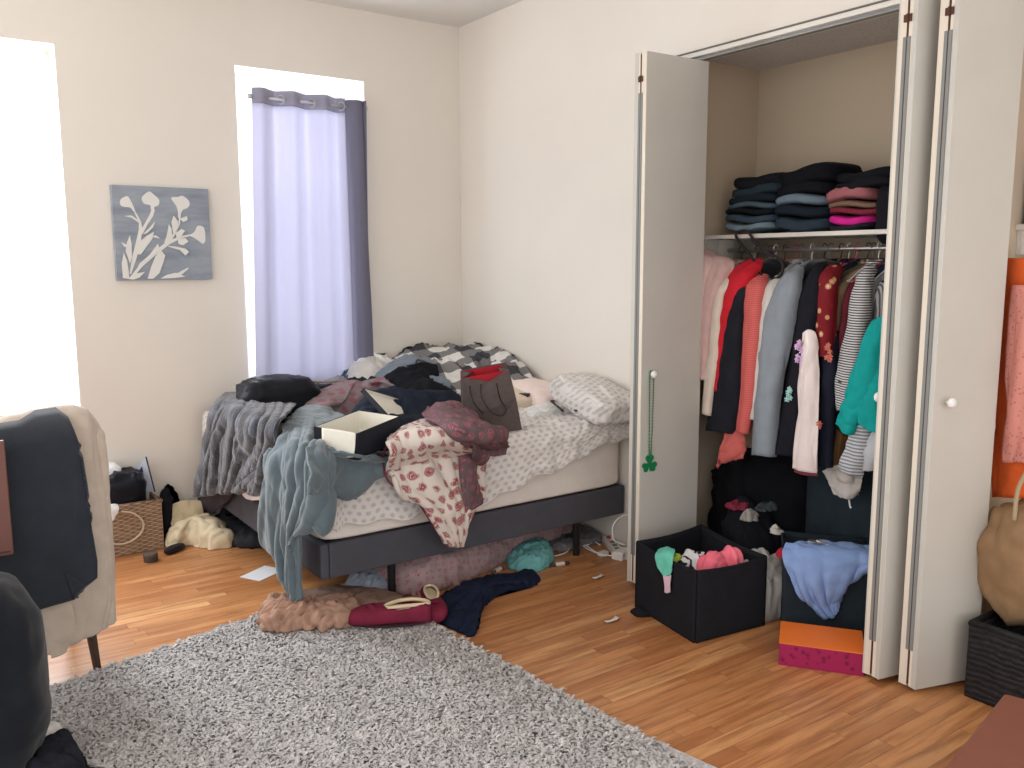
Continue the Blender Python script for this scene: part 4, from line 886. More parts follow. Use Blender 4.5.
rows=[[A(-90,430,y=-1.50),A(-20,432,y=-1.50),A(50,418,y=-1.50),A(80,418,y=-1.50),A(88,428,y=-1.50)],
      [A(-90,428,y=-1.58),A(-20,432,y=-1.60),A(50,418,y=-1.61),A(80,418,y=-1.60),A(89,432,y=-1.56)],
      [A(-90,470,y=-1.68),A(-20,470,y=-1.68),A(50,460,y=-1.68),A(82,455,y=-1.67),A(94,455,y=-1.63)],
      [A(-90,540,y=-1.70),A(-20,540,y=-1.70),A(50,530,y=-1.70),A(85,520,y=-1.69),A(99,510,y=-1.64)],
      [A(-90,600,y=-1.71),A(-20,600,y=-1.71),A(50,590,y=-1.71),A(92,580,y=-1.69),A(106,570,y=-1.64)],
      [A(-90,660,y=-1.72),A(-20,668,y=-1.72),A(42,652,y=-1.72),A(78,636,y=-1.69),A(110,618,y=-1.64)]]
sheet_in('coat_body',rows,MCOAT,coat,90,100,.018,.02,6,71,(1,1,.5),.002,0,(3.3,.016,.7,.1))
rows=[[A(40,600,y=-1.76),A(56,598,y=-1.76),A(70,596,y=-1.76)],[A(44,630,y=-1.755),A(58,628,y=-1.76),A(74,624,y=-1.755)],[A(52,656,y=-1.745),A(58,654,y=-1.75),A(64,650,y=-1.745)]]
sheet_in('coat_flap',rows,MCOAT,coat,30,30,.012,.012,7,72)
MCHAR=cloth(46,50,58,.10,.95,260,.2)
sw=thing('charcoal_sweater','charcoal sweater draped over the beige coat on the chair back','sweater',(-2.85,-1.70,.7))
def flat_cut(name,outline,ypl,m,root,th=.012,amp=.015,bend=None,seed=1,n=5,freq=5):
    """a hanging cloth with a straight-cut outline (pixels on the plane y=ypl), subdivided and rumpled"""
    P=[A(px,py,y=ypl) for px,py in outline]
    bm=bmesh.new(); vs=[bm.verts.new(p) for p in P]; bm.faces.new(vs); bmesh.ops.triangulate(bm,faces=bm.faces[:])
    for k in range(n): bmesh.ops.subdivide_edges(bm,edges=[e for e in bm.edges if e.calc_length()>.025],cuts=1,use_grid_fill=False); bmesh.ops.triangulate(bm,faces=[f for f in bm.faces if len(f.verts)>3])
    bmesh.ops.recalc_face_normals(bm,faces=bm.faces)
    V=np.array([v.co[:] for v in bm.verts]); D=amp*(ridge(V*np.array([freq,1,freq*.5]),seed)+.45)
    for v,d in zip(bm.verts,D):
        v.co.y-=d
        if bend: v.co.y+=bend(v.co)
    me=bpy.data.meshes.new(name); bm.to_mesh(me); bm.free(); o=link(name,me,m,None,True)
    md=o.modifiers.new('thickness','SOLIDIFY'); md.thickness=th; md.offset=-1 if me.polygons[0].normal.y<0 else 1
    o.parent=root; o.matrix_parent_inverse=Matrix.Translation(-Vector(root.location)); return o
ztop=A(60,414,y=-1.72)[2]
flat_cut('sweater_body',[(-90,432),(-40,434),(0,427),(22,424),(40,416),(62,413),(72,420),(78,440),(84,480),(92,530),(97,560),(97,577),(86,586),(65,571),(74,599),(50,606),(24,614),(-10,618),(-60,620),(-90,620)],-1.79,MCHAR,sw,.008,.012,lambda c:.12*max(0,(c.z-(ztop-.10))/.10)**2,73,6)
lf=thing('leather_folder','reddish brown leather folder hanging over the charcoal sweater at the left frame edge','folder',(A(-20,440,y=-1.85)[0],-1.85,.55))
p0=A(4,440,y=-1.85); p1=A(4,555,y=-1.85)
MB().box(-.12,-.012,p1[2]-.55,p0[0]-lf.location.x,.008,p0[2]-.55).build('cover',plain(112,74,66,.5,0,.4,.12,20),lf,.004)
MB().box(-.12,-.0125,p1[2]-.54,p0[0]-lf.location.x-.01,-.0135,p1[2]-.535).build('stitching',plain(70,40,34,.6),lf)
o=soft('black_backpack',(.50,.42,.66),cloth(24,28,36,.25,.95,120,.2),loc=(0,0,0),e=.72,n=90,amp=.025,freq=6,seed=75); o.location=(-3.125,-2.18,.335); tag(o,'big fuzzy black bag standing on the rug at the lower left corner','bag')
def rheap(name,px,m,h,label,cat,**k): return fheap(name,px,RT-.006,h,m,label,cat,**k)
rheap('white_cloth',[(0,762),(30,740),(52,728),(60,736),(40,758),(20,785),(0,790)],cloth(226,224,220,.06),.05,'white cloth lying against the foot of the big black bag','cloth',amp=.02,freq=12,seed=76)
rheap('black_shirt',[(30,790),(35,760),(52,742),(68,742),(82,770),(80,800)],cloth(34,36,44,.15),.06,'small black garment on the rug beside the white cloth at the bottom left','clothing',amp=.02,freq=12,seed=77)
rheap('black_sock',[(78,768),(76,756),(82,756),(88,768),(104,774),(100,784),(84,782)],cloth(30,30,36,.15),.02,'black sock on the rug at the bottom edge right of the black garment','sock',amp=.008,freq=20,seed=78)

# ================================================================ CLOSET FLOOR
MBIN=cloth(30,31,36,.12,.85,500); MBIN2=cloth(38,47,54,.12,.85,500)
def fabric_bin(root,corners,h,m,th=.008,splay=1.0,sag=.0):
    c=np.array(corners); N=len(c); cc=c.mean(0)
    for i in range(N):
        a,b=c[i],c[(i+1)%N]; nrm=np.array([b[1]-a[1],-(b[0]-a[0])]); nrm=nrm/np.linalg.norm(nrm)
        if np.dot(nrm,(a+b)/2-cc)<0: nrm=-nrm
        rows=[]
        for f in (1,.75,.5,.25,0):
            r=[]
            for g in np.linspace(0,1,5):
                p=a+(b-a)*g; s=1+(splay-1)*f; p=cc+(p-cc)*s
                bow=.012*math.sin(PI*g)*f; p=p-nrm*bow*sag
                r.append((p[0]-root.location.x,p[1]-root.location.y,h*f-sag*.02*math.sin(PI*g)*(f==1)))
            rows.append(r)
        o=sheet('side_panel',rows,m,None,24,24,th,0,6,90+i); o.parent=root
    MB().add([(p[0]-root.location.x,p[1]-root.location.y,.002) for p in c]+[(p[0]-root.location.x,p[1]-root.location.y,.01) for p in c],[tuple(range(N))[::-1],tuple(range(N,2*N))]+[(i,(i+1)%N,N+(i+1)%N,N+i) for i in range(N)]).build('base',m,root)
    for i in range(N):
        a=cc+(c[i]-cc)*splay; b=cc+(c[(i+1)%N]-cc)*splay
        e=np.linspace(0,1,7); pts=[(a[0]+(b[0]-a[0])*g-root.location.x,a[1]+(b[1]-a[1])*g-root.location.y,h-sag*.02*math.sin(PI*g)) for g in e]
        MB().tube(pts,.006,6).build('rim_binding',m,root,smooth=True)
BA=[(-.525,-2.325),(-.59,-2.745),(-.215,-2.79),(-.105,-2.32)]
b1=thing('fabric_bin','square black fabric bin full of bright clothes standing in front of the closet','bin',(-.36,-2.56,0))
fabric_bin(b1,BA,.305,MBIN,.008,1.0,.6)
def cheap(name,cx,cy,rx,ry,z,h,m,label,cat,group=None,rot=0,**k):
    rng=random.Random(k.get('seed',1)); O=[]
    for i in range(10):
        a=2*PI*i/10; r=1+.18*(rng.random()-.5); x,y=rx*r*math.cos(a),ry*r*math.sin(a); O.append((cx+x*math.cos(rot)-y*math.sin(rot),cy+x*math.sin(rot)+y*math.cos(rot)))
    o=heap(name,O,z,h,m,**k); return tag(o,label,cat,group)
cheap('dark_leggings',-.35,-2.55,.13,.15,.05,.19,cloth(44,48,56,.2),'dark clothes filling the black fabric bin underneath the bright ones','clothing',amp=.02,seed=81,lump=.2)
cheap('pink_garment',-.40,-2.665,.075,.045,.21,.10,cloth(232,112,130,.12),'coral pink cloth lying nearest the front right of the black fabric bin','clothing',rot=.1,amp=.028,freq=10,stretch=(1,2,.7),seed=82,nt=120)
cheap('pink_garment',-.31,-2.665,.055,.045,.21,.14,cloth(240,122,140,.1),'brighter pink cloth peaking at the right side of the black fabric bin','clothing',rot=-.6,amp=.028,freq=10,stretch=(1.6,1,.7),seed=83,nt=120)
cheap('striped_leggings',-.42,-2.57,.085,.06,.21,.09,stripes((206,204,204),(40,40,48),26,'x',.5,.25),'black and white striped cloth in the middle of the black fabric bin','clothing',rot=.2,amp=.04,freq=14,seed=84,nt=120)
cheap('lime_sock',-.48,-2.53,.03,.02,.22,.06,cloth(170,190,70,.1),'lime green sock between the mint strap and the striped cloth','sock',amp=.015,freq=20,seed=85)
cheap('grey_sock',-.25,-2.66,.03,.03,.20,.07,cloth(170,168,180,.1),'pale grey sock in the right corner of the black fabric bin','sock',amp=.015,freq=20,seed=86)
c=A(664,553,x=-.54)
rows=[[A(660,551,x=-.50),A(667,549,x=-.50),A(675,552,x=-.50)],[A(657,556,x=-.552),A(666,556,x=-.556),A(674,558,x=-.56)],[A(659,566,x=-.56),A(667,572,x=-.565),A(673,570,x=-.57)],[A(664,574,x=-.565),A(668,576,x=-.57),A(672,575,x=-.575)]]
ms=thing('mint_strap_top','mint green garment with a pale pink tip hanging over the front rim of the bin','clothing',(-.55,-2.55,.3))
sheet_in('mint_cloth',rows,cloth(110,200,178,.1),ms,24,24,.006,.008,18,87)
rows=[[A(664,574,x=-.572),A(668,576,x=-.575),A(672,575,x=-.578)],[A(666,584,x=-.573),A(668,585,x=-.576),A(671,584,x=-.58)],[A(666,592,x=-.574),A(668,593,x=-.577),A(671,592,x=-.58)]]
sheet_in('pink_tip',rows,cloth(220,190,204,.08),ms,14,14,.006,.003,18,88)
cheap('bag_strap',-.555,-2.40,.045,.05,.001,.018,cloth(28,28,32,.1),'flat black strap end on the floorboards left of the black fabric bin','strap',rot=1.0,amp=.006,seed=89)
# white plastic bag
def plastic():
    t=NT('thin white plastic'); t.col(srgb(206,204,200)).set(rough=.3,spec=.5); t.b.inputs['Transmission Weight'].default_value=.25; t.b.inputs['Alpha'].default_value=.92; return t.m
cheap('plastic_bag',-.12,-2.70,.10,.085,.002,.27,plastic(),'crumpled white plastic bag between the black fabric bin and the storage bins','plastic bag',amp=.05,freq=12,seed=91,power=.4,lump=.1)
# lower storage bin with blue shirt, hamper behind it
b2=thing('storage_bin','dark storage bin under the blue shirt on the closet floor','bin',(.06,-2.94,0))
fabric_bin(b2,[(-.205,-2.872),(.02,-3.15),(.27,-2.95),(.045,-2.67)],.335,MBIN2,.008,1.0,.2)
cheap('red_cloth',-.10,-2.80,.045,.03,.29,.055,cloth(176,40,60,.1),'bit of red cloth peeking out left of the blue shirt','clothing',amp=.01,seed=93)
cheap('dark_clothes',.03,-2.91,.13,.13,.15,.20,cloth(40,44,54,.15),'dark clothes inside the storage bin beneath the blue shirt','clothing',amp=.015,seed=94,lump=.15)
hm=thing('laundry_hamper','tall dark fabric hamper inside the closet under the hanging clothes','hamper',(.42,-2.93,0))
fabric_bin(hm,[(.235,-2.66),(.30,-3.18),(.61,-3.18),(.61,-2.62)],.655,MBIN2,.01,1.0,.3)
cheap('dark_laundry',.44,-2.92,.13,.21,.40,.24,cloth(34,38,46,.15),'dark laundry heaped inside the tall fabric hamper','clothing',amp=.02,seed=95,lump=.15)
MBLUE=cloth(132,158,206,.06,.8)
rows=[[A(786,548,x=.12),A(812,546,x=.14),A(845,549,x=.16),A(872,551,x=.18)],
      [A(782,556,x=-.10),A(808,552,x=-.06),A(845,556,x=.0),A(873,556,x=.03)],
      [A(790,574,y=-2.96),A(808,575,y=-3.0),A(842,572,y=-3.06),A(872,566,y=-3.12)],
      [A(797,590,y=-2.97),A(812,592,y=-3.02),A(838,588,y=-3.07),A(858,572,y=-3.12)],
      [A(814,602,y=-2.99),A(820,604,y=-3.03),A(831,606,y=-3.06),A(843,578,y=-3.11)],
      [A(828,611,y=-3.02),A(829,613,y=-3.03),A(831,613,y=-3.04),A(836,590,y=-3.09)]]
def onbin(k,u,v): pass
def binface(px,py,off=.0):
    """point seen at a pixel on the storage bin's front face, pushed out by off"""
    a=np.array([-.205,-2.872,0]);b=np.array([.02,-3.15,0]); n=np.array([b[1]-a[1],-(b[0]-a[0]),0]); n/=np.linalg.norm(n)
    if n[0]>0: n=-n
    d=cF+cR*(px-512)/FPX-cU*(py-384)/FPX; t=np.dot(a+n*off-CAM,n)/np.dot(d,n); p=CAM+d*t; return tuple(float(v) for v in p)
rows=[[A(788,546,z=.352),A(812,545,z=.36),A(845,547,z=.36),A(873,550,z=.352)],
      [binface(783,556,.006),binface(808,554,.012),binface(845,557,.014),binface(873,558,.008)],
      [binface(790,574,.02),binface(808,575,.03),binface(842,572,.03),binface(872,562,.02)],
      [binface(799,592,.022),binface(814,594,.032),binface(838,590,.03),binface(852,570,.02)],
      [binface(814,600,.014),binface(821,603,.018),binface(833,600,.018),binface(842,578,.014)],
      [binface(829,612,.010),binface(831,614,.011),binface(833,612,.011),binface(837,596,.012)]]
o=sheet('blue_shirt',rows,MBLUE,None,80,80,.005,.016,10,96,(1,1,1),0,.004,(2.2,.014,.8,.2)); tag(o,'light blue shirt hanging over the front of the dark storage bin','shirt')
sp=thing('spoon','small silver spoon lying on the blue shirt in the closet','spoon',A(816,541,z=.40))
ln=MB(); ln.tube(crom(np.array([(0,0,0),(.03,-.035,-.012),(.06,-.07,-.03)]),10),[.007]*3+[.004]*7,8); ln.build('handle',plain(190,180,172,.25,.8),sp,smooth=True)
q=MB().lathe([(.001,-.006),(.014,-.003),(.018,.002),(.016,.003),(.001,-.002)],(0,0,0),16); q.V=[(v[0]*1.3-.014,v[1]+.01,v[2]) for v in q.V]; q.build('bowl',plain(190,180,172,.25,.8),sp,smooth=True)
# shoe box, orange and magenta
def magmat():
    t=NT('magenta card with faint floral print'); co=t.coord('Object'); v=t.n('ShaderNodeTexVoronoi'); v.inputs['Scale'].default_value=38; t.l(co,v.inputs['Vector'])
    f=t.ramp(v.outputs['Distance'],[(.22,1.),(.42,0.)]); t.col(t.mix(f,srgb(158,34,84),srgb(124,20,66))).set(rough=.5,spec=.3); return t.m
e0=np.array(A(778,665,z=0))[:2]; e1=np.array(A(864,677,z=0))[:2]; dv=(e1-e0); Lx=np.linalg.norm(dv); ang=math.atan2(dv[1],dv[0])
ob=thing('gift_box','magenta patterned box with a plain orange lid on the floor below the blue shirt','box',(e0[0],e0[1],0),ang)
MB().box(.002,.002,0,Lx-.002,.215,.088).build('box_base',magmat(),ob,.002)
MB().box(0,0,.0882,Lx,.218,.0925).build('lid',plain(238,120,42,.55),ob,.0015)
# dark heap at the back left of the closet
cheap('black_coat',.38,-2.36,.20,.33,.002,.72,cloth(15,17,21,.2),'black clothes piled on the closet floor below the red and black garments','clothing',amp=.05,freq=7,seed=97,power=.5,lump=.1)
cheap('black_trousers',.10,-2.45,.12,.16,.002,.36,cloth(24,25,31,.2),'black trousers heaped behind the fabric bin in the closet','clothing',amp=.03,freq=8,seed=98,power=.6)
for (px,sz,c,lab,sd) in (((738,503),.045,(128,44,64),'dark pink cloth on top of the black pile in the closet',1),((749,515),.028,(150,144,140),'pale grey cloth scrap on the black pile in the closet',2),((776,528),.020,(190,184,178),'white cloth tip between the black pile and the hamper',3),((765,505),.035,(54,62,64),'slate cloth on the back of the black closet pile',4)):
    c_=A(px[0],px[1],x=.02); cheap('small_cloth',c_[0],c_[1],sz*1.2,sz,c_[2]-.02,.03,cloth(*c,.1),lab,'cloth',amp=.025,freq=22,seed=100+sd)
# second closet sliver
c=A(1004,560,x=-.02)
o=soft('tan_bag',(.36,.42,.42),cloth(150,120,90,.1),e=.7,n=90,amp=.06,freq=6,seed=111); o.location=(.10,-3.77,.485); tag(o,'tan canvas bag resting on the black basket behind the folding doors','bag')
o=MB().tube(crom(np.array([(-.05,-3.70,.66),(-.02,-3.69,.76),(.02,-3.70,.84),(.03,-3.71,.95)]),20),.008,6).build('drawstring',plain(170,150,120,.8),None,smooth=True); tag(o,'tan drawstring rising from the tan canvas bag','cord')
wb=thing('black_basket','black woven basket on the floor at the right edge below the tan bag','basket',(.13,-3.85,0))
def dwick():
    t=NT('black weave'); co=t.coord('Object'); sp=t.n('ShaderNodeSeparateXYZ'); t.l(co,sp.inputs[0]); r=t.math('SINE',t.math('ADD',t.math('MULTIPLY',sp.outputs[2],300),t.math('MULTIPLY',t.noise(co,14,2),9.))); f=t.math('ADD',t.math('MULTIPLY',r,.14),t.noise(co,40,3)); t.col(t.ramp(f,[(.3,srgb(20,19,22)),(.9,srgb(44,42,45))])).set(rough=.6,spec=.3); t.bump(f,1,.006); return t.m
MDW=dwick()
MB().box(-.26,-.24,0,-.235,.24,.27).build('front_side',MDW,wb,.006); MB().box(-.235,.215,0,.26,.24,.27).build('end_side',MDW,wb,.006); MB().box(-.235,-.24,0,.26,-.215,.27).build('end_side',MDW,wb,.006); MB().box(.235,-.215,0,.26,.215,.27).build('back_side',MDW,wb,.006); MB().box(-.235,-.215,0,.235,.215,.015).build('base',MDW,wb)
MB().tube([(-.25,-.24,.275),(-.25,.23,.275),(.25,.23,.275),(.25,-.24,.275),(-.25,-.24,.275)],.016,8).build('rim',MDW,wb,smooth=True)
z=.24
q0=np.array(A(1004,692,z=z)); q1=np.array(A(1040,702,z=z)); q2=np.array(A(925,790,z=z))
ot=thing('storage_ottoman','reddish brown flat topped box at the lower right corner in front of the black basket','box',(q0[0],q0[1],0))
d1_=(q2-q0)[:2]; d1_/=np.linalg.norm(d1_); d2_=(q1-q0)[:2]; d2_/=np.linalg.norm(d2_)
cs=[np.zeros(2),d1_*.7,d1_*.7+d2_*.5,d2_*.5]
def prism(cs,z0,z1): N=len(cs); return MB().add([(c[0],c[1],z0) for c in cs]+[(c[0],c[1],z1) for c in cs],[tuple(range(N))[::-1],tuple(range(N,2*N))]+[(i,(i+1)%N,N+(i+1)%N,N+i) for i in range(N)])
prism(cs,0,z-.05).build('body',plain(120,72,56,.6),ot,.008); prism([c*1.0 for c in cs],z-.0495,z).build('lid',plain(134,84,68,.6,0,.3,.1,12),ot,.012)

# ================================================================ CLOTHES ON THE ROD
def hanger(y,x=RX,rz=0,m=None,z=RZ,name='clothes_hanger',label=None,group=None,wd=.205,drop=.13,r=.0035):
    o=MB()
    pts=[(0,0,.022)]; 
    a=[(-.016,0,.0),(-.012,0,.016),(0,0,.024),(.014,0,.018),(.017,0,.003),(.006,0,-.014),(0,0,-.03),(0,0,-.05)]
    o.tube(crom(np.array(a),24),r*.7,6)
    tri=[(0,0,-.05),(-wd*.5,0,-.08),(-wd,0,-drop),(-wd+.01,0,-drop-.012),(wd-.01,0,-drop-.012),(wd,0,-drop),(wd*.5,0,-.08),(0,0,-.05)]
    o.tube(crom(np.array(tri),50),r,6)
    h=o.build(name,m,None,smooth=True); h.location=(x,y,z); h.rotation_euler=(0,0,rz); return tag(h,label,'hanger',group)
def garment(name,label,cat,y,m,length,slv,hx=.20,th=.022,sw=.055,st=.026,seed=1,x=RX,rz=0,ms=None,sleeve=True,zt=RZ-.055,flare=.0,collar=True,fold=1.,group='garments hanging on the closet rod',slx=0,mc=None,dy=0,skip=False):
    r=thing(name,label,cat,(x,y,zt),rz,group)
    n=40; rowsV=[]; zs=[0,-.012,-.03,-.055,-.09,-.14,-.22]+list(np.linspace(-.30,-length,12)); hw=[.035,.06,.10,.16,hx,hx+.004,hx-.012]+[hx-.02+flare*(k/11.) for k in range(12)]
    tk=[.028,.032,.030,.028,.026,th,th]+[th*(1+.25*k/11) for k in range(12)]
    zs=crom(np.array(zs),46); hw=crom(np.array(hw),46); tk=crom(np.array(tk),46)
    a=np.linspace(0,2*PI,n,endpoint=False); V=[]
    rng=np.random.default_rng(seed); ph=rng.random(4)*6.28
    for i in range(46):
        f=min(1,max(0,-zs[i]-.1)/.3)*fold
        cx=np.sign(np.cos(a))*np.abs(np.cos(a))**.8*hw[i]
        wave_=.010*f*np.sin(cx*38+ph[0]+zs[i]*1.5)+.006*f*np.sin(cx*71+ph[1])
        yy=np.sin(a)*tk[i]*(1+.2*np.sin(cx*30+ph[2]))+wave_
        zz=zs[i]+(.010*np.sin(cx*25+ph[3]))*(i/45.)
        for k in range(n): V.append((cx[k],yy[k],zz[k]))
    V=np.array(V); V[:,1]+=.006*ridge((V+seed)*np.array([12,8,6]),seed)
    F=grid_faces(46,n,True)+[tuple(range(n))[::-1],tuple(range(45*n,46*n))]
    mesh('body',V,F,m,r,True)
    if sleeve:
        for sg in ((1,) if skip else (-1,1)):
            L=slv; px=sg*(hx-.012); d=dy if sg<0 else 0
            path=np.array([(px-sg*.06,0,-.06),(px-sg*.01,0,-.085),(px+sg*(.018+slx*.3),d*.2,-.14),(px+sg*(.03+slx*.5),d*.5,-.085-L*.35),(px+sg*(.025+slx*.8),d*.8,-.085-L*.7),(px+sg*(.015+slx),d,-.085-L)])
            P=crom(path,26); rad=np.interp(np.linspace(0,1,26),[0,.15,.5,.9,1],[.5,1,.95,.8,.78]); V=[]
            for i in range(26):
                for k in range(14):
                    an=2*PI*k/14; V.append((P[i,0]+math.cos(an)*sw*rad[i],P[i,1]-.004*sg+math.sin(an)*st*rad[i],P[i,2]))
            V=np.array(V); V[:,1]+=.012*ridge((V+seed*2)*np.array([14,10,9]),seed+1); V[:,0]+=.010*ridge((V+seed*3)*np.array([8,10,12]),seed+2)
            mesh('sleeve',V,grid_faces(26,14,True)+[tuple(range(14))[::-1],tuple(range(25*14,26*14))],ms or m,r,True)
    if collar:
        MB().tube(crom(np.array([(.05,.0,-.004),(.03,-.028,.004),(-.03,-.03,.0),(-.055,0,-.012),(-.03,.03,.0),(.03,.028,.004),(.05,.0,-.004)]),24),.008,6,False).build('collar',mc or m,r,smooth=True)
    return r
MHG=[plain(28,28,30,.5),plain(228,226,222,.4),plain(214,84,120,.4),plain(120,116,112,.4,.6)]
def strp(a,b,fr,ax='z',d=.5): return stripes(a,b,fr,ax,d)
ys=lambda px,x=.10:A(px,300,x=x)[1]
def bot(px,py,x=.10): return (RZ-.055)-A(px,py,x=x)[2]
def floral(c0,c1,c2,scale):
    t=NT('floral cloth'); co=t.coord('Object'); v=t.n('ShaderNodeTexVoronoi'); v.inputs['Scale'].default_value=scale; t.l(co,v.inputs['Vector'])
    f=t.ramp(v.outputs['Distance'],[(.24,1.),(.3,0.)]); g=t.ramp(v.outputs['Distance'],[(.10,1.),(.13,0.)]); t.col(t.mix(g,t.mix(f,srgb(*c0),srgb(*c1)),srgb(*c2))).set(rough=.8,spec=.15); return t.m
G=[ # px of the near sleeve, bottom py (body), sleeve bottom py, material, label
 (705,405,400,cloth(196,164,160,.08),'dusty pink jacket at the left end of the rod','jacket',{}),
 (716,418,412,cloth(214,200,186,.07),'cream garment between the dusty pink jacket and the red top','clothing',{}),
 (722,380,385,cloth(196,38,52,.1),'red top hanging third from the left end','top',{}),
 (732,432,428,cloth(32,34,42,.15),'black garment between the red top and the coral striped shirt','clothing',{}),
 (738,450,445,cloth(196,176,154,.07),'thin beige garment peeking out below the coral striped shirt','clothing',{'sw':.02}),
 (749,425,432,strp((218,112,106),(196,92,90),120),'coral finely striped shirt','shirt',{}),
 (757,420,420,cloth(206,202,198,.06),'off white shirt right of the coral striped shirt','shirt',{}),
 (764,425,420,cloth(150,150,152,.06),'mid grey cardigan behind the off white shirt','cardigan',{}),
 (775,455,457,cloth(134,142,150,.07),'long light blue grey sweater in the middle of the rod','sweater',{'sw':.07}),
 (785,430,420,cloth(70,60,60,.15),'dark brown top right of the blue grey sweater','top',{}),
 (794,455,460,cloth(26,26,34,.15),'black jacket embroidered with lilac and mint flowers','jacket',{'emb':1}),
 (803,445,450,cloth(34,30,36,.15),'black cardigan behind the white satin garment','cardigan',{}),
 (810,440,395,floral((118,28,36),(196,150,110),(226,200,170),22),'burgundy blouse with cream flowers','blouse',{}),
 (820,470,466,cloth(30,34,48,.15),'navy top with a coral flower trim','top',{'emb2':1}),
 (829,440,420,cloth(88,82,66,.12),'olive brown shirt right of the navy top','shirt',{'sw':.035}),
 (835,430,415,cloth(150,126,102,.1),'tan blouse beside the olive brown shirt','blouse',{'sw':.035}),
 (842,420,408,strp((206,204,202),(70,72,78),95),'knit top with fine black and white stripes and a black cuff band','top',{'band':1}),
 (851,400,400,cloth(112,44,56,.1),'maroon top behind the striped knit','top',{}),
 (858,420,410,cloth(44,50,76,.12),'navy blue shirt near the right end','shirt',{}),
 (866,460,440,cloth(150,152,156,.08),'plain grey garment under the teal sweater','clothing',{}),
 (875,455,440,strp((226,224,222),(120,122,130),80,'x'),'grey and white pinstriped shirt next to the right folding door','shirt',{}),
]
GOBJ=[]
for i,(px,b1_,s1_,m,lab,cat,kw) in enumerate(G):
    y=ys(px); x=RX+.012*math.sin(i*2.3); L=bot(px,b1_); S=bot(px,s1_)-.085
    g=garment(cat if cat!='clothing' else 'garment',lab,cat,y,m,L-.0,max(S,.2),seed=200+i,x=x,rz=.10*math.sin(i*1.7)-.05,sw=kw.get('sw',.05),slx=.03+.03*math.sin(i*3.1),dy=.012*math.sin(i*1.3),st=.022,skip=i in (0,1,2,3,5,6,8,10,12,13,16),hx=.17 if i in (0,1,2,3,5,6,8,10,12,13,16) else .19)
    GOBJ.append(g)
    GOBJ.append(g)
    hi=[0,1,0,3,1,0,2,3,1,0,3,0,1,2,0,3,1,2,3,1,0][i]; hanger(y,x,g.rotation_euler[2],MHG[hi],label='thin %s hanger holding the %s'%(('black','white','pink','grey')[hi],' '.join(lab.split()[:6])),group='hangers on the closet rod')
    if kw.get('emb') or kw.get('emb2'):
        rng=random.Random(5); spec=[((800,352),(214,178,214),14,.030),((790,392),(160,206,196),8,.022)] if kw.get('emb') else [((829,352),(206,120,104),10,.02),((820,425),(196,110,96),3,.01)]
        for (pp,c,nn,sp_) in spec:
            q=A(pp[0],pp[1],x=.0); e=MB()
            for k in range(nn):
                cx,cy,cz=q[0]+rng.uniform(-.004,.004),q[1]+rng.uniform(-.5,.5)*sp_,q[2]+rng.uniform(-1.6,1.6)*sp_
                for j in range(5):
                    a=j*2*PI/5; P=[(cx,cy,cz),(cx-.004,cy+.010*math.cos(a),cz+.010*math.sin(a)),(cx-.003,cy+.014*math.cos(a+.4),cz+.014*math.sin(a+.4)),(cx-.002,cy+.009*math.cos(a+.9),cz+.009*math.sin(a+.9))]
                    e.add(P,[(0,1,2,3)])
            o=e.build('embroidery',cloth(*c,.1),None,fix=False); md=o.modifiers.new('thickness','SOLIDIFY'); md.thickness=.002
            o.parent=g; o.matrix_parent_inverse=g.matrix_basis.inverted()
    if kw.get('band'):
        o=MB().tube([A(839,381,x=.02),A(846,383,x=.01),A(856,387,x=.02)],.006,8).build('cuff_band',MDK,None); o.parent=g; o.matrix_parent_inverse=g.matrix_basis.inverted()
# the sleeves and fronts that fall towards the room, each part of its garment
FR={0:[(256,706,716,.16),(264,703,734,.10),(288,702,721,.04),(332,701,711,.03),(379,701,706,.03)],
 1:[(272,738,746,.16),(284,722,734,.07),(298,716,724,.04),(355,710,719,.03),(414,704,710,.03)],
 2:[(262,748,767,.20),(270,738,758,.10),(284,729,747,.05),(321,721,729,.04),(360,717,724,.04),(390,715,720,.04)],
 3:[(273,752,762,.18),(284,738,755,.08),(300,731,746,.04),(338,724,743,.03),(396,715,741,.02),(431,709,734,.03)],
 5:[(275,757,768,.16),(282,749,765,.08),(296,746,763,.04),(345,743,759,.03),(396,741,754,.03),(432,739,746,.03)],
 6:[(278,778,788,.16),(288,766,778,.08),(310,761,770,.06),(355,756,765,.05),(418,749,756,.05)],
 8:[(268,797,803,.16),(278,786,800,.07),(294,777,798,.03),(335,763,791,.02),(396,758,779,.01),(455,755,774,.02)],
 10:[(266,816,826,.18),(282,808,822,.08),(305,801,820,.04),(355,793,811,.03),(410,785,804,.03),(455,775,798,.03)],
 12:[(268,832,842,.18),(278,822,836,.08),(300,817,834,.05),(335,815,833,.05),(356,817,832,.05)],
 13:[(330,826,836,.09),(370,822,836,.06),(420,820,834,.06),(466,819,831,.06)],
 16:[(268,868,874,.16),(282,860,869,.07),(310,853,866,.04),(350,845,862,.03),(385,839,856,.03),(410,841,851,.04)]}
def front(g,rows,m,seed):
    R_=[]
    for (y,a,b,x) in rows: R_.append([A(a,y,x=x+.035),A(a+(b-a)*.3,y,x=x),A(a+(b-a)*.7,y+1,x=x-.005),A(b,y+1,x=x+.03)])
    o=sheet('front_sleeve',R_,m,None,70,26,.008,.014,10,seed,(1.2,1.8,.5)); o.parent=g; o.matrix_parent_inverse=g.matrix_basis.inverted()
for i,rows in FR.items(): front(GOBJ[i],rows,G[i][3],500+i)
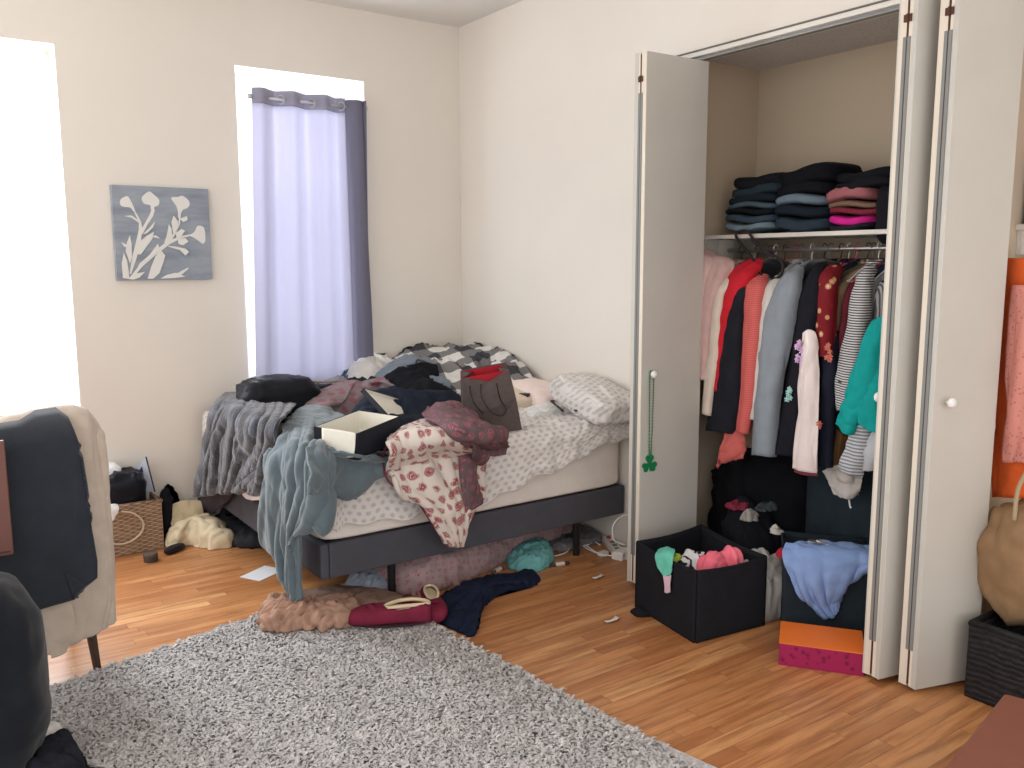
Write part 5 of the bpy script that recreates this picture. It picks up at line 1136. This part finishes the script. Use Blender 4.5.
for k,(px,py,sx_,lab) in enumerate(((772,268,.10,'black fluffy vest shoulder rising under the big black hanger'),(819,270,.13,'black fluffy collar bunched on the rod above the burgundy blouse'))):
    q=A(px,py,x=.22); o=soft('fluffy_vest',(.20,sx_,.12),cloth(16,16,19,.2,1,150,.2),e=.8,n=50,amp=.02,freq=14,seed=520+k); o.location=(.24,q[1],q[2]-.02); tag(o,lab,'clothing')
# draped pieces in front of the row
rows=[[A(700,254,x=.08),A(706,252,x=.14),A(712,254,x=.20)],[A(700,262,x=.03),A(712,264,x=.09),A(732,270,x=.16)],[A(700,300,x=.02),A(708,300,x=.06),A(716,296,x=.12)],[A(700,350,x=.02),A(706,350,x=.05),A(711,350,x=.09)]]
o=sheet('pink_scarf',rows,cloth(204,176,170,.06),None,40,30,.01,.012,9,120); tag(o,'pale pink wrap over the first garment beside the folding door','wrap')
rows=[[A(806,333,x=.03),A(811,330,x=.03),A(816,334,x=.04)],[A(802,370,x=.02),A(811,370,x=.01),A(819,372,x=.03)],[A(800,420,x=.01),A(809,420,x=.0),A(819,422,x=.02)],[A(796,468,x=.0),A(806,471,x=-.01),A(818,473,x=.01)]]
ws=thing('satin_dress','white satin garment with a maroon hem hanging in front of the navy top','dress',(.02,-2.75,1.2),0)
sheet_in('satin',rows,plain(222,208,204,.3,0,.6,.08,30),ws,60,34,.008,.02,10,121,(1,1.6,.4))
rows=[[A(796,467,x=-.003),A(806,470,x=-.013),A(818,472,x=.007)],[A(796,472,x=-.004),A(806,475,x=-.014),A(818,476,x=.006)]]
sheet_in('hem',rows,cloth(120,56,66,.1),ws,6,20,.008,.004,10,122)
rows=[[A(728,432,x=.06),A(736,430,x=.06),A(744,432,x=.08)],[A(722,452,x=.04),A(735,450,x=.03),A(745,452,x=.06)],[A(719,468,x=.05),A(724,460,x=.04),A(743,456,x=.06)]]
o=sheet('coral_sleeve',rows,cloth(204,104,98,.1),None,30,30,.01,.014,14,123); tag(o,'coral garment end dangling below the black garment on the left','clothing')
MTEAL=cloth(18,150,146,.08,.8)
rows=[[A(872,322,x=.02),A(880,318,x=.03),A(889,314,x=.05)],[A(862,350,x=.0),A(874,352,x=-.01),A(888,356,x=.03)],[A(852,382,x=-.01),A(868,386,x=-.02),A(888,396,x=.02)],[A(843,408,x=-.01),A(858,412,x=-.02),A(866,405,x=.0)],[A(838,424,x=-.01),A(848,433,x=-.02),A(852,418,x=.0)]]
tl=thing('teal_sweater','bright teal sweater drooping over the right end of the hanging row','sweater',(.0,-3.0,1.1),0)
sheet_in('teal_body',rows,MTEAL,tl,60,50,.01,.012,12,124)
rows=[[A(866,360,x=.0),A(878,360,x=.0),A(890,360,x=.03)],[A(862,395,x=-.01),A(874,398,x=-.02),A(889,395,x=.01)],[A(862,423,x=-.01),A(872,431,x=-.02),A(889,433,x=.0)]]
sheet_in('teal_sleeve',rows,MTEAL,tl,40,40,.01,.012,12,125)
MGST=strp((196,198,202),(128,132,140),70)
rows=[[A(866,392,x=.03),A(871,392,x=.02),A(876,396,x=.04)],[A(856,425,x=.02),A(863,430,x=.01),A(872,432,x=.04)],[A(846,455,x=.02),A(855,458,x=.0),A(866,462,x=.03)],[A(841,468,x=.03),A(850,473,x=.01),A(861,474,x=.04)]]
o=sheet('striped_sleeve',rows,MGST,None,40,30,.008,.016,12,126); tag(o,'pale grey striped shirt slanting below the teal sweater','shirt')
rows=[[A(876,430,x=.03),A(882,430,x=.03),A(888,430,x=.04)],[A(866,452,x=.02),A(876,452,x=.01),A(886,452,x=.04)],[A(862,466,x=.03),A(868,470,x=.02),A(880,462,x=.04)]]
o=sheet('grey_shirt',rows,cloth(178,180,184,.06),None,30,30,.008,.016,12,127); tag(o,'plain pale grey shirt end next to the striped one by the door edge','shirt')
rows=[[A(826,470,x=.16),A(840,466,x=.13),A(862,472,x=.17)],[A(832,480,x=.15),A(845,478,x=.11),A(861,484,x=.15)],[A(838,492,x=.16),A(848,497,x=.13),A(857,492,x=.16)]]
o=sheet('white_camisole',rows,cloth(206,200,194,.06),None,36,36,.008,.02,20,128); tag(o,'crumpled white camisole hanging over the hamper rim','camisole')
o=MB().tube([A(848,494,x=.12),A(850,506,x=.13),A(851,508,x=.13)],.004,6).build('tag_string',MWHITE,None); tag(o,'short white cord dangling from the camisole','cord')
pb_=thing('paper_sack','upright brown paper sack between the navy top and the striped shirt','bag',(.20,-2.83,.66))
q=[A(830,422,x=.14),A(842,436,x=.14),A(836,470,x=.14),A(828,455,x=.14)]
V=[Vector(p)-Vector(pb_.location) for p in q]; V+= [v+Vector((.10,0,0)) for v in V]
MB().add(V,[(0,1,2,3),(7,6,5,4),(0,4,5,1),(1,5,6,2),(2,6,7,3),(3,7,4,0)]).build('sack',plain(150,112,72,.7),pb_)
# big black hanger hooked over the shelf
P=[A(771,296,x=.10),A(762,276,x=.12),A(750,255,x=.16),A(738,240,x=.19),A(736,234,x=.195),A(741,231,x=.195),A(748,232,x=.195),A(754,240,x=.19),A(766,252,x=.16),A(778,258,x=.14),A(783,266,x=.13),A(780,276,x=.12),A(771,280,x=.12)]
tag(MB().tube(crom(np.array(P),70),.007,8).build('velvet_hanger',MROPE,None,smooth=True),'big black hanger hooked on the shelf edge above the red top','hanger')

# ================================================================ FOLDED CLOTHES ON THE SHELF
def folded(name,label,cat,px0,px1,py0,py1,m,seed,x=.25,depth=.30):
    y0=A(px0,228,x=x)[1]; y1=A(px1,228,x=x)[1]; z0=A((px0+px1)/2,py1,x=x)[2]; z1=A((px0+px1)/2,py0,x=x)[2]
    z0=max(z0,1.687); n=44; w_=abs(y1-y0); h=z1-z0
    def fn(P): P=P.copy(); P[...,2]+=.006*np.sin(P[...,1]*26+seed)+.25*h*np.sin(P[...,1]*5+seed); return P
    o=soft(name,(depth,w_,h*1.02),m,None,e=.5,n=56,amp=.012,freq=10,seed=seed,fn=fn,stretch=(1,1,3)); o.location=(x+depth/2,(y0+y1)/2,(z0+z1)/2); return tag(o,label,cat,'folded clothes on the closet shelf')
dn=[(38,48,58),(28,30,36),(64,82,94),(30,38,48),(24,26,32)]
F_=[('folded_jeans','faded blue jeans at the bottom of the left stack','jeans',720,766,221,229,(116,134,146)),
 ('folded_jeans','slate blue jeans second from the bottom of the left stack','jeans',719,768,213,222,(58,74,86)),
 ('folded_trousers','black trousers third from the bottom of the left stack','trousers',718,768,208,215,(24,27,32)),
 ('folded_jeans','steel blue jeans in the middle of the left stack','jeans',722,770,203,210,(72,88,98)),
 ('folded_jeans','dark navy jeans above the steel blue ones in the left stack','jeans',722,772,195,205,(28,36,46)),
 ('folded_jeans','dark teal jeans near the top of the left stack','jeans',725,775,184,196,(38,52,60)),
 ('folded_trousers','black trousers crowning the left stack','trousers',726,776,172,186,(22,24,30)),
 ('folded_jeans','dusty indigo jeans at the bottom of the middle stack','jeans',768,822,215,229,(48,60,72)),
 ('folded_trousers','dark navy trousers in the middle stack','trousers',768,822,205,217,(28,36,48)),
 ('folded_jeans','light blue jeans folded in the middle stack','jeans',768,820,196,207,(104,122,136)),
 ('folded_trousers','black trousers above the light blue jeans in the middle stack','trousers',770,822,184,198,(20,22,28)),
 ('folded_sweater','thick black sweater on top of the middle stack','sweater',772,826,166,186,(18,20,26)),
 ('folded_leggings','dark charcoal leggings at the bottom of the right stack','leggings',824,868,222,229,(38,36,42)),
 ('folded_shirt','hot pink shirt in the right stack','shirt',823,868,213,223,(206,40,140)),
 ('folded_shirt','wine red shirt above the hot pink one','shirt',822,880,207,214,(120,44,58)),
 ('folded_shirt','olive brown shirt under the dusty rose sweater','shirt',822,876,202,209,(120,96,80)),
 ('folded_sweater','dusty rose sweater in the right stack','sweater',818,868,189,204,(158,98,104)),
 ('folded_trousers','black trousers over the dusty rose sweater','trousers',826,892,178,191,(22,22,28)),
 ('folded_sweater','black sweater on top of the right stack','sweater',826,892,168,180,(18,19,24)),
 ('folded_sweater','tall black bundle at the right end of the shelf by the door','sweater',870,900,166,229,(26,24,30))]
for i,(nm,lab,cat,a,b,c,d,col) in enumerate(F_): folded(nm,lab,cat,a,b,c,d,cloth(*col,.12),300+i)
# second closet: things seen past the last door
o=soft('storage_box',(.3,.3,.13),plain(62,58,110,.5),e=.12,n=24,amp=0); o.location=(.40,-3.665,1.845); tag(o,'indigo box on the shelf at the right frame edge','box')
o=soft('storage_box',(.3,.3,.05),plain(206,60,96,.5),e=.12,n=24,amp=0); o.location=(.40,-3.665,1.94); tag(o,'raspberry pink box on top of the indigo box','box')
o=soft('storage_box',(.3,.3,.09),plain(70,72,74,.5),e=.12,n=24,amp=0); o.location=(.40,-3.665,1.732); tag(o,'dark grey box beneath the indigo box','box')
def hung(name,px,x,m,label,cat,seed,**k):
    rows=[[A(a,y,x=x+dx) for a,dx in zip(xs,(.03,0,.0,.04))] for y,xs in px]
    return tag(sheet(name,rows,m,None,50,36,.01,.02,8,seed,(1,1.6,.5)),label,cat)
hung('hanging_dress',[(258,(1010,1016,1024,1034)),(330,(1004,1012,1024,1038)),(420,(1001,1010,1024,1040)),(497,(998,1008,1022,1040))],.10,cloth(206,92,44,.1),'orange garment hanging in the closet at the right frame edge','clothing',401)
hung('lace_dress',[(285,(1020,1026,1034,1044)),(350,(1014,1022,1034,1048)),(410,(1011,1020,1034,1050)),(462,(1009,1020,1034,1050))],.03,floral((212,142,130),(188,112,106),(222,170,160),60),'salmon lace dress hanging in front of the orange garment','dress',402)
for y_,l_ in ((-3.56,'the orange garment'),(-3.60,'the salmon lace dress')): hanger(y_,RX,0,MHG[0],label='thin black hanger holding '+l_,group='hangers in the right closet')
hung('violet_top',[(262,(1016,1022,1030,1040)),(290,(1014,1020,1030,1040)),(318,(1013,1020,1030,1040))],.16,cloth(88,70,110,.12),'dark violet top on the rod behind the salmon lace dress','top',403)
# shamrock necklace on the first door's knob
kx,ky,kz=K1
MGRN=plain(22,122,74,.35); MGD=plain(16,92,54,.4)
nk=thing('shamrock_necklace','green bead necklace with a shamrock pendant looped over the white door knob','necklace',(kx,ky,kz))
dd=Vector((.40,-.03,0)).normalized(); nn=Vector((-dd.y,dd.x,0)); 
if nn.y>0: nn=-nn
off=nn*.012
cl=[(-.010,.0),(-.010,-.10),(-.009,-.22),(-.006,-.36),(0,-.395),(.006,-.36),(.010,-.22),(.012,-.10),(.011,.0),(.0,.013)]
C_=crom(np.array(cl),90,True); e=MB()
P3=[off*.85+dd*float(u)+Vector((0,0,float(v))) for u,v in C_]; P3.append(P3[0]); e.tube(P3,.0016,5,False); e.build('cord',MGD,nk)
bead=MB().lathe([(.0005,-.0036),(.0028,-.0024),(.0037,0),(.0028,.0024),(.0005,.0036)],n=8); me0=None
for i in range(0,90):
    if me0 is None: o=bead.build('bead',MGRN,nk,smooth=True); me0=o.data
    else: o=bpy.data.objects.new('bead',me0); COL.objects.link(o); o.parent=nk
    o.location=P3[i]
c0_=off*.6+Vector((0,0,-.430))
for a in (PI/2,PI/2+2.05,PI/2-2.05):
    q=MB(); lobe=[(0,0),(.014,.014),(.030,.024),(.044,.014),(.039,.0),(.044,-.014),(.030,-.024),(.014,-.014)]
    L_=crom(np.array(lobe),24,True); V=[]
    for s_ in(-1,1):
        for u,v in L_: 
            uu=u*math.cos(a)-v*math.sin(a); vv=u*math.sin(a)+v*math.cos(a); V.append(c0_+dd*uu*1.0+Vector((0,0,vv*1.0))+nn*.002*s_)
    n=len(L_); q.add(V,[tuple(range(n)),tuple(range(n,2*n))[::-1]]+[(i,(i+1)%n,n+(i+1)%n,n+i) for i in range(n)]).build('clover_leaf',MGRN,nk)
MB().tube([c0_,c0_+dd*.004+Vector((0,0,-.022)),c0_+dd*.010+Vector((0,0,-.034))],.003,6).build('clover_stem',MGRN,nk)
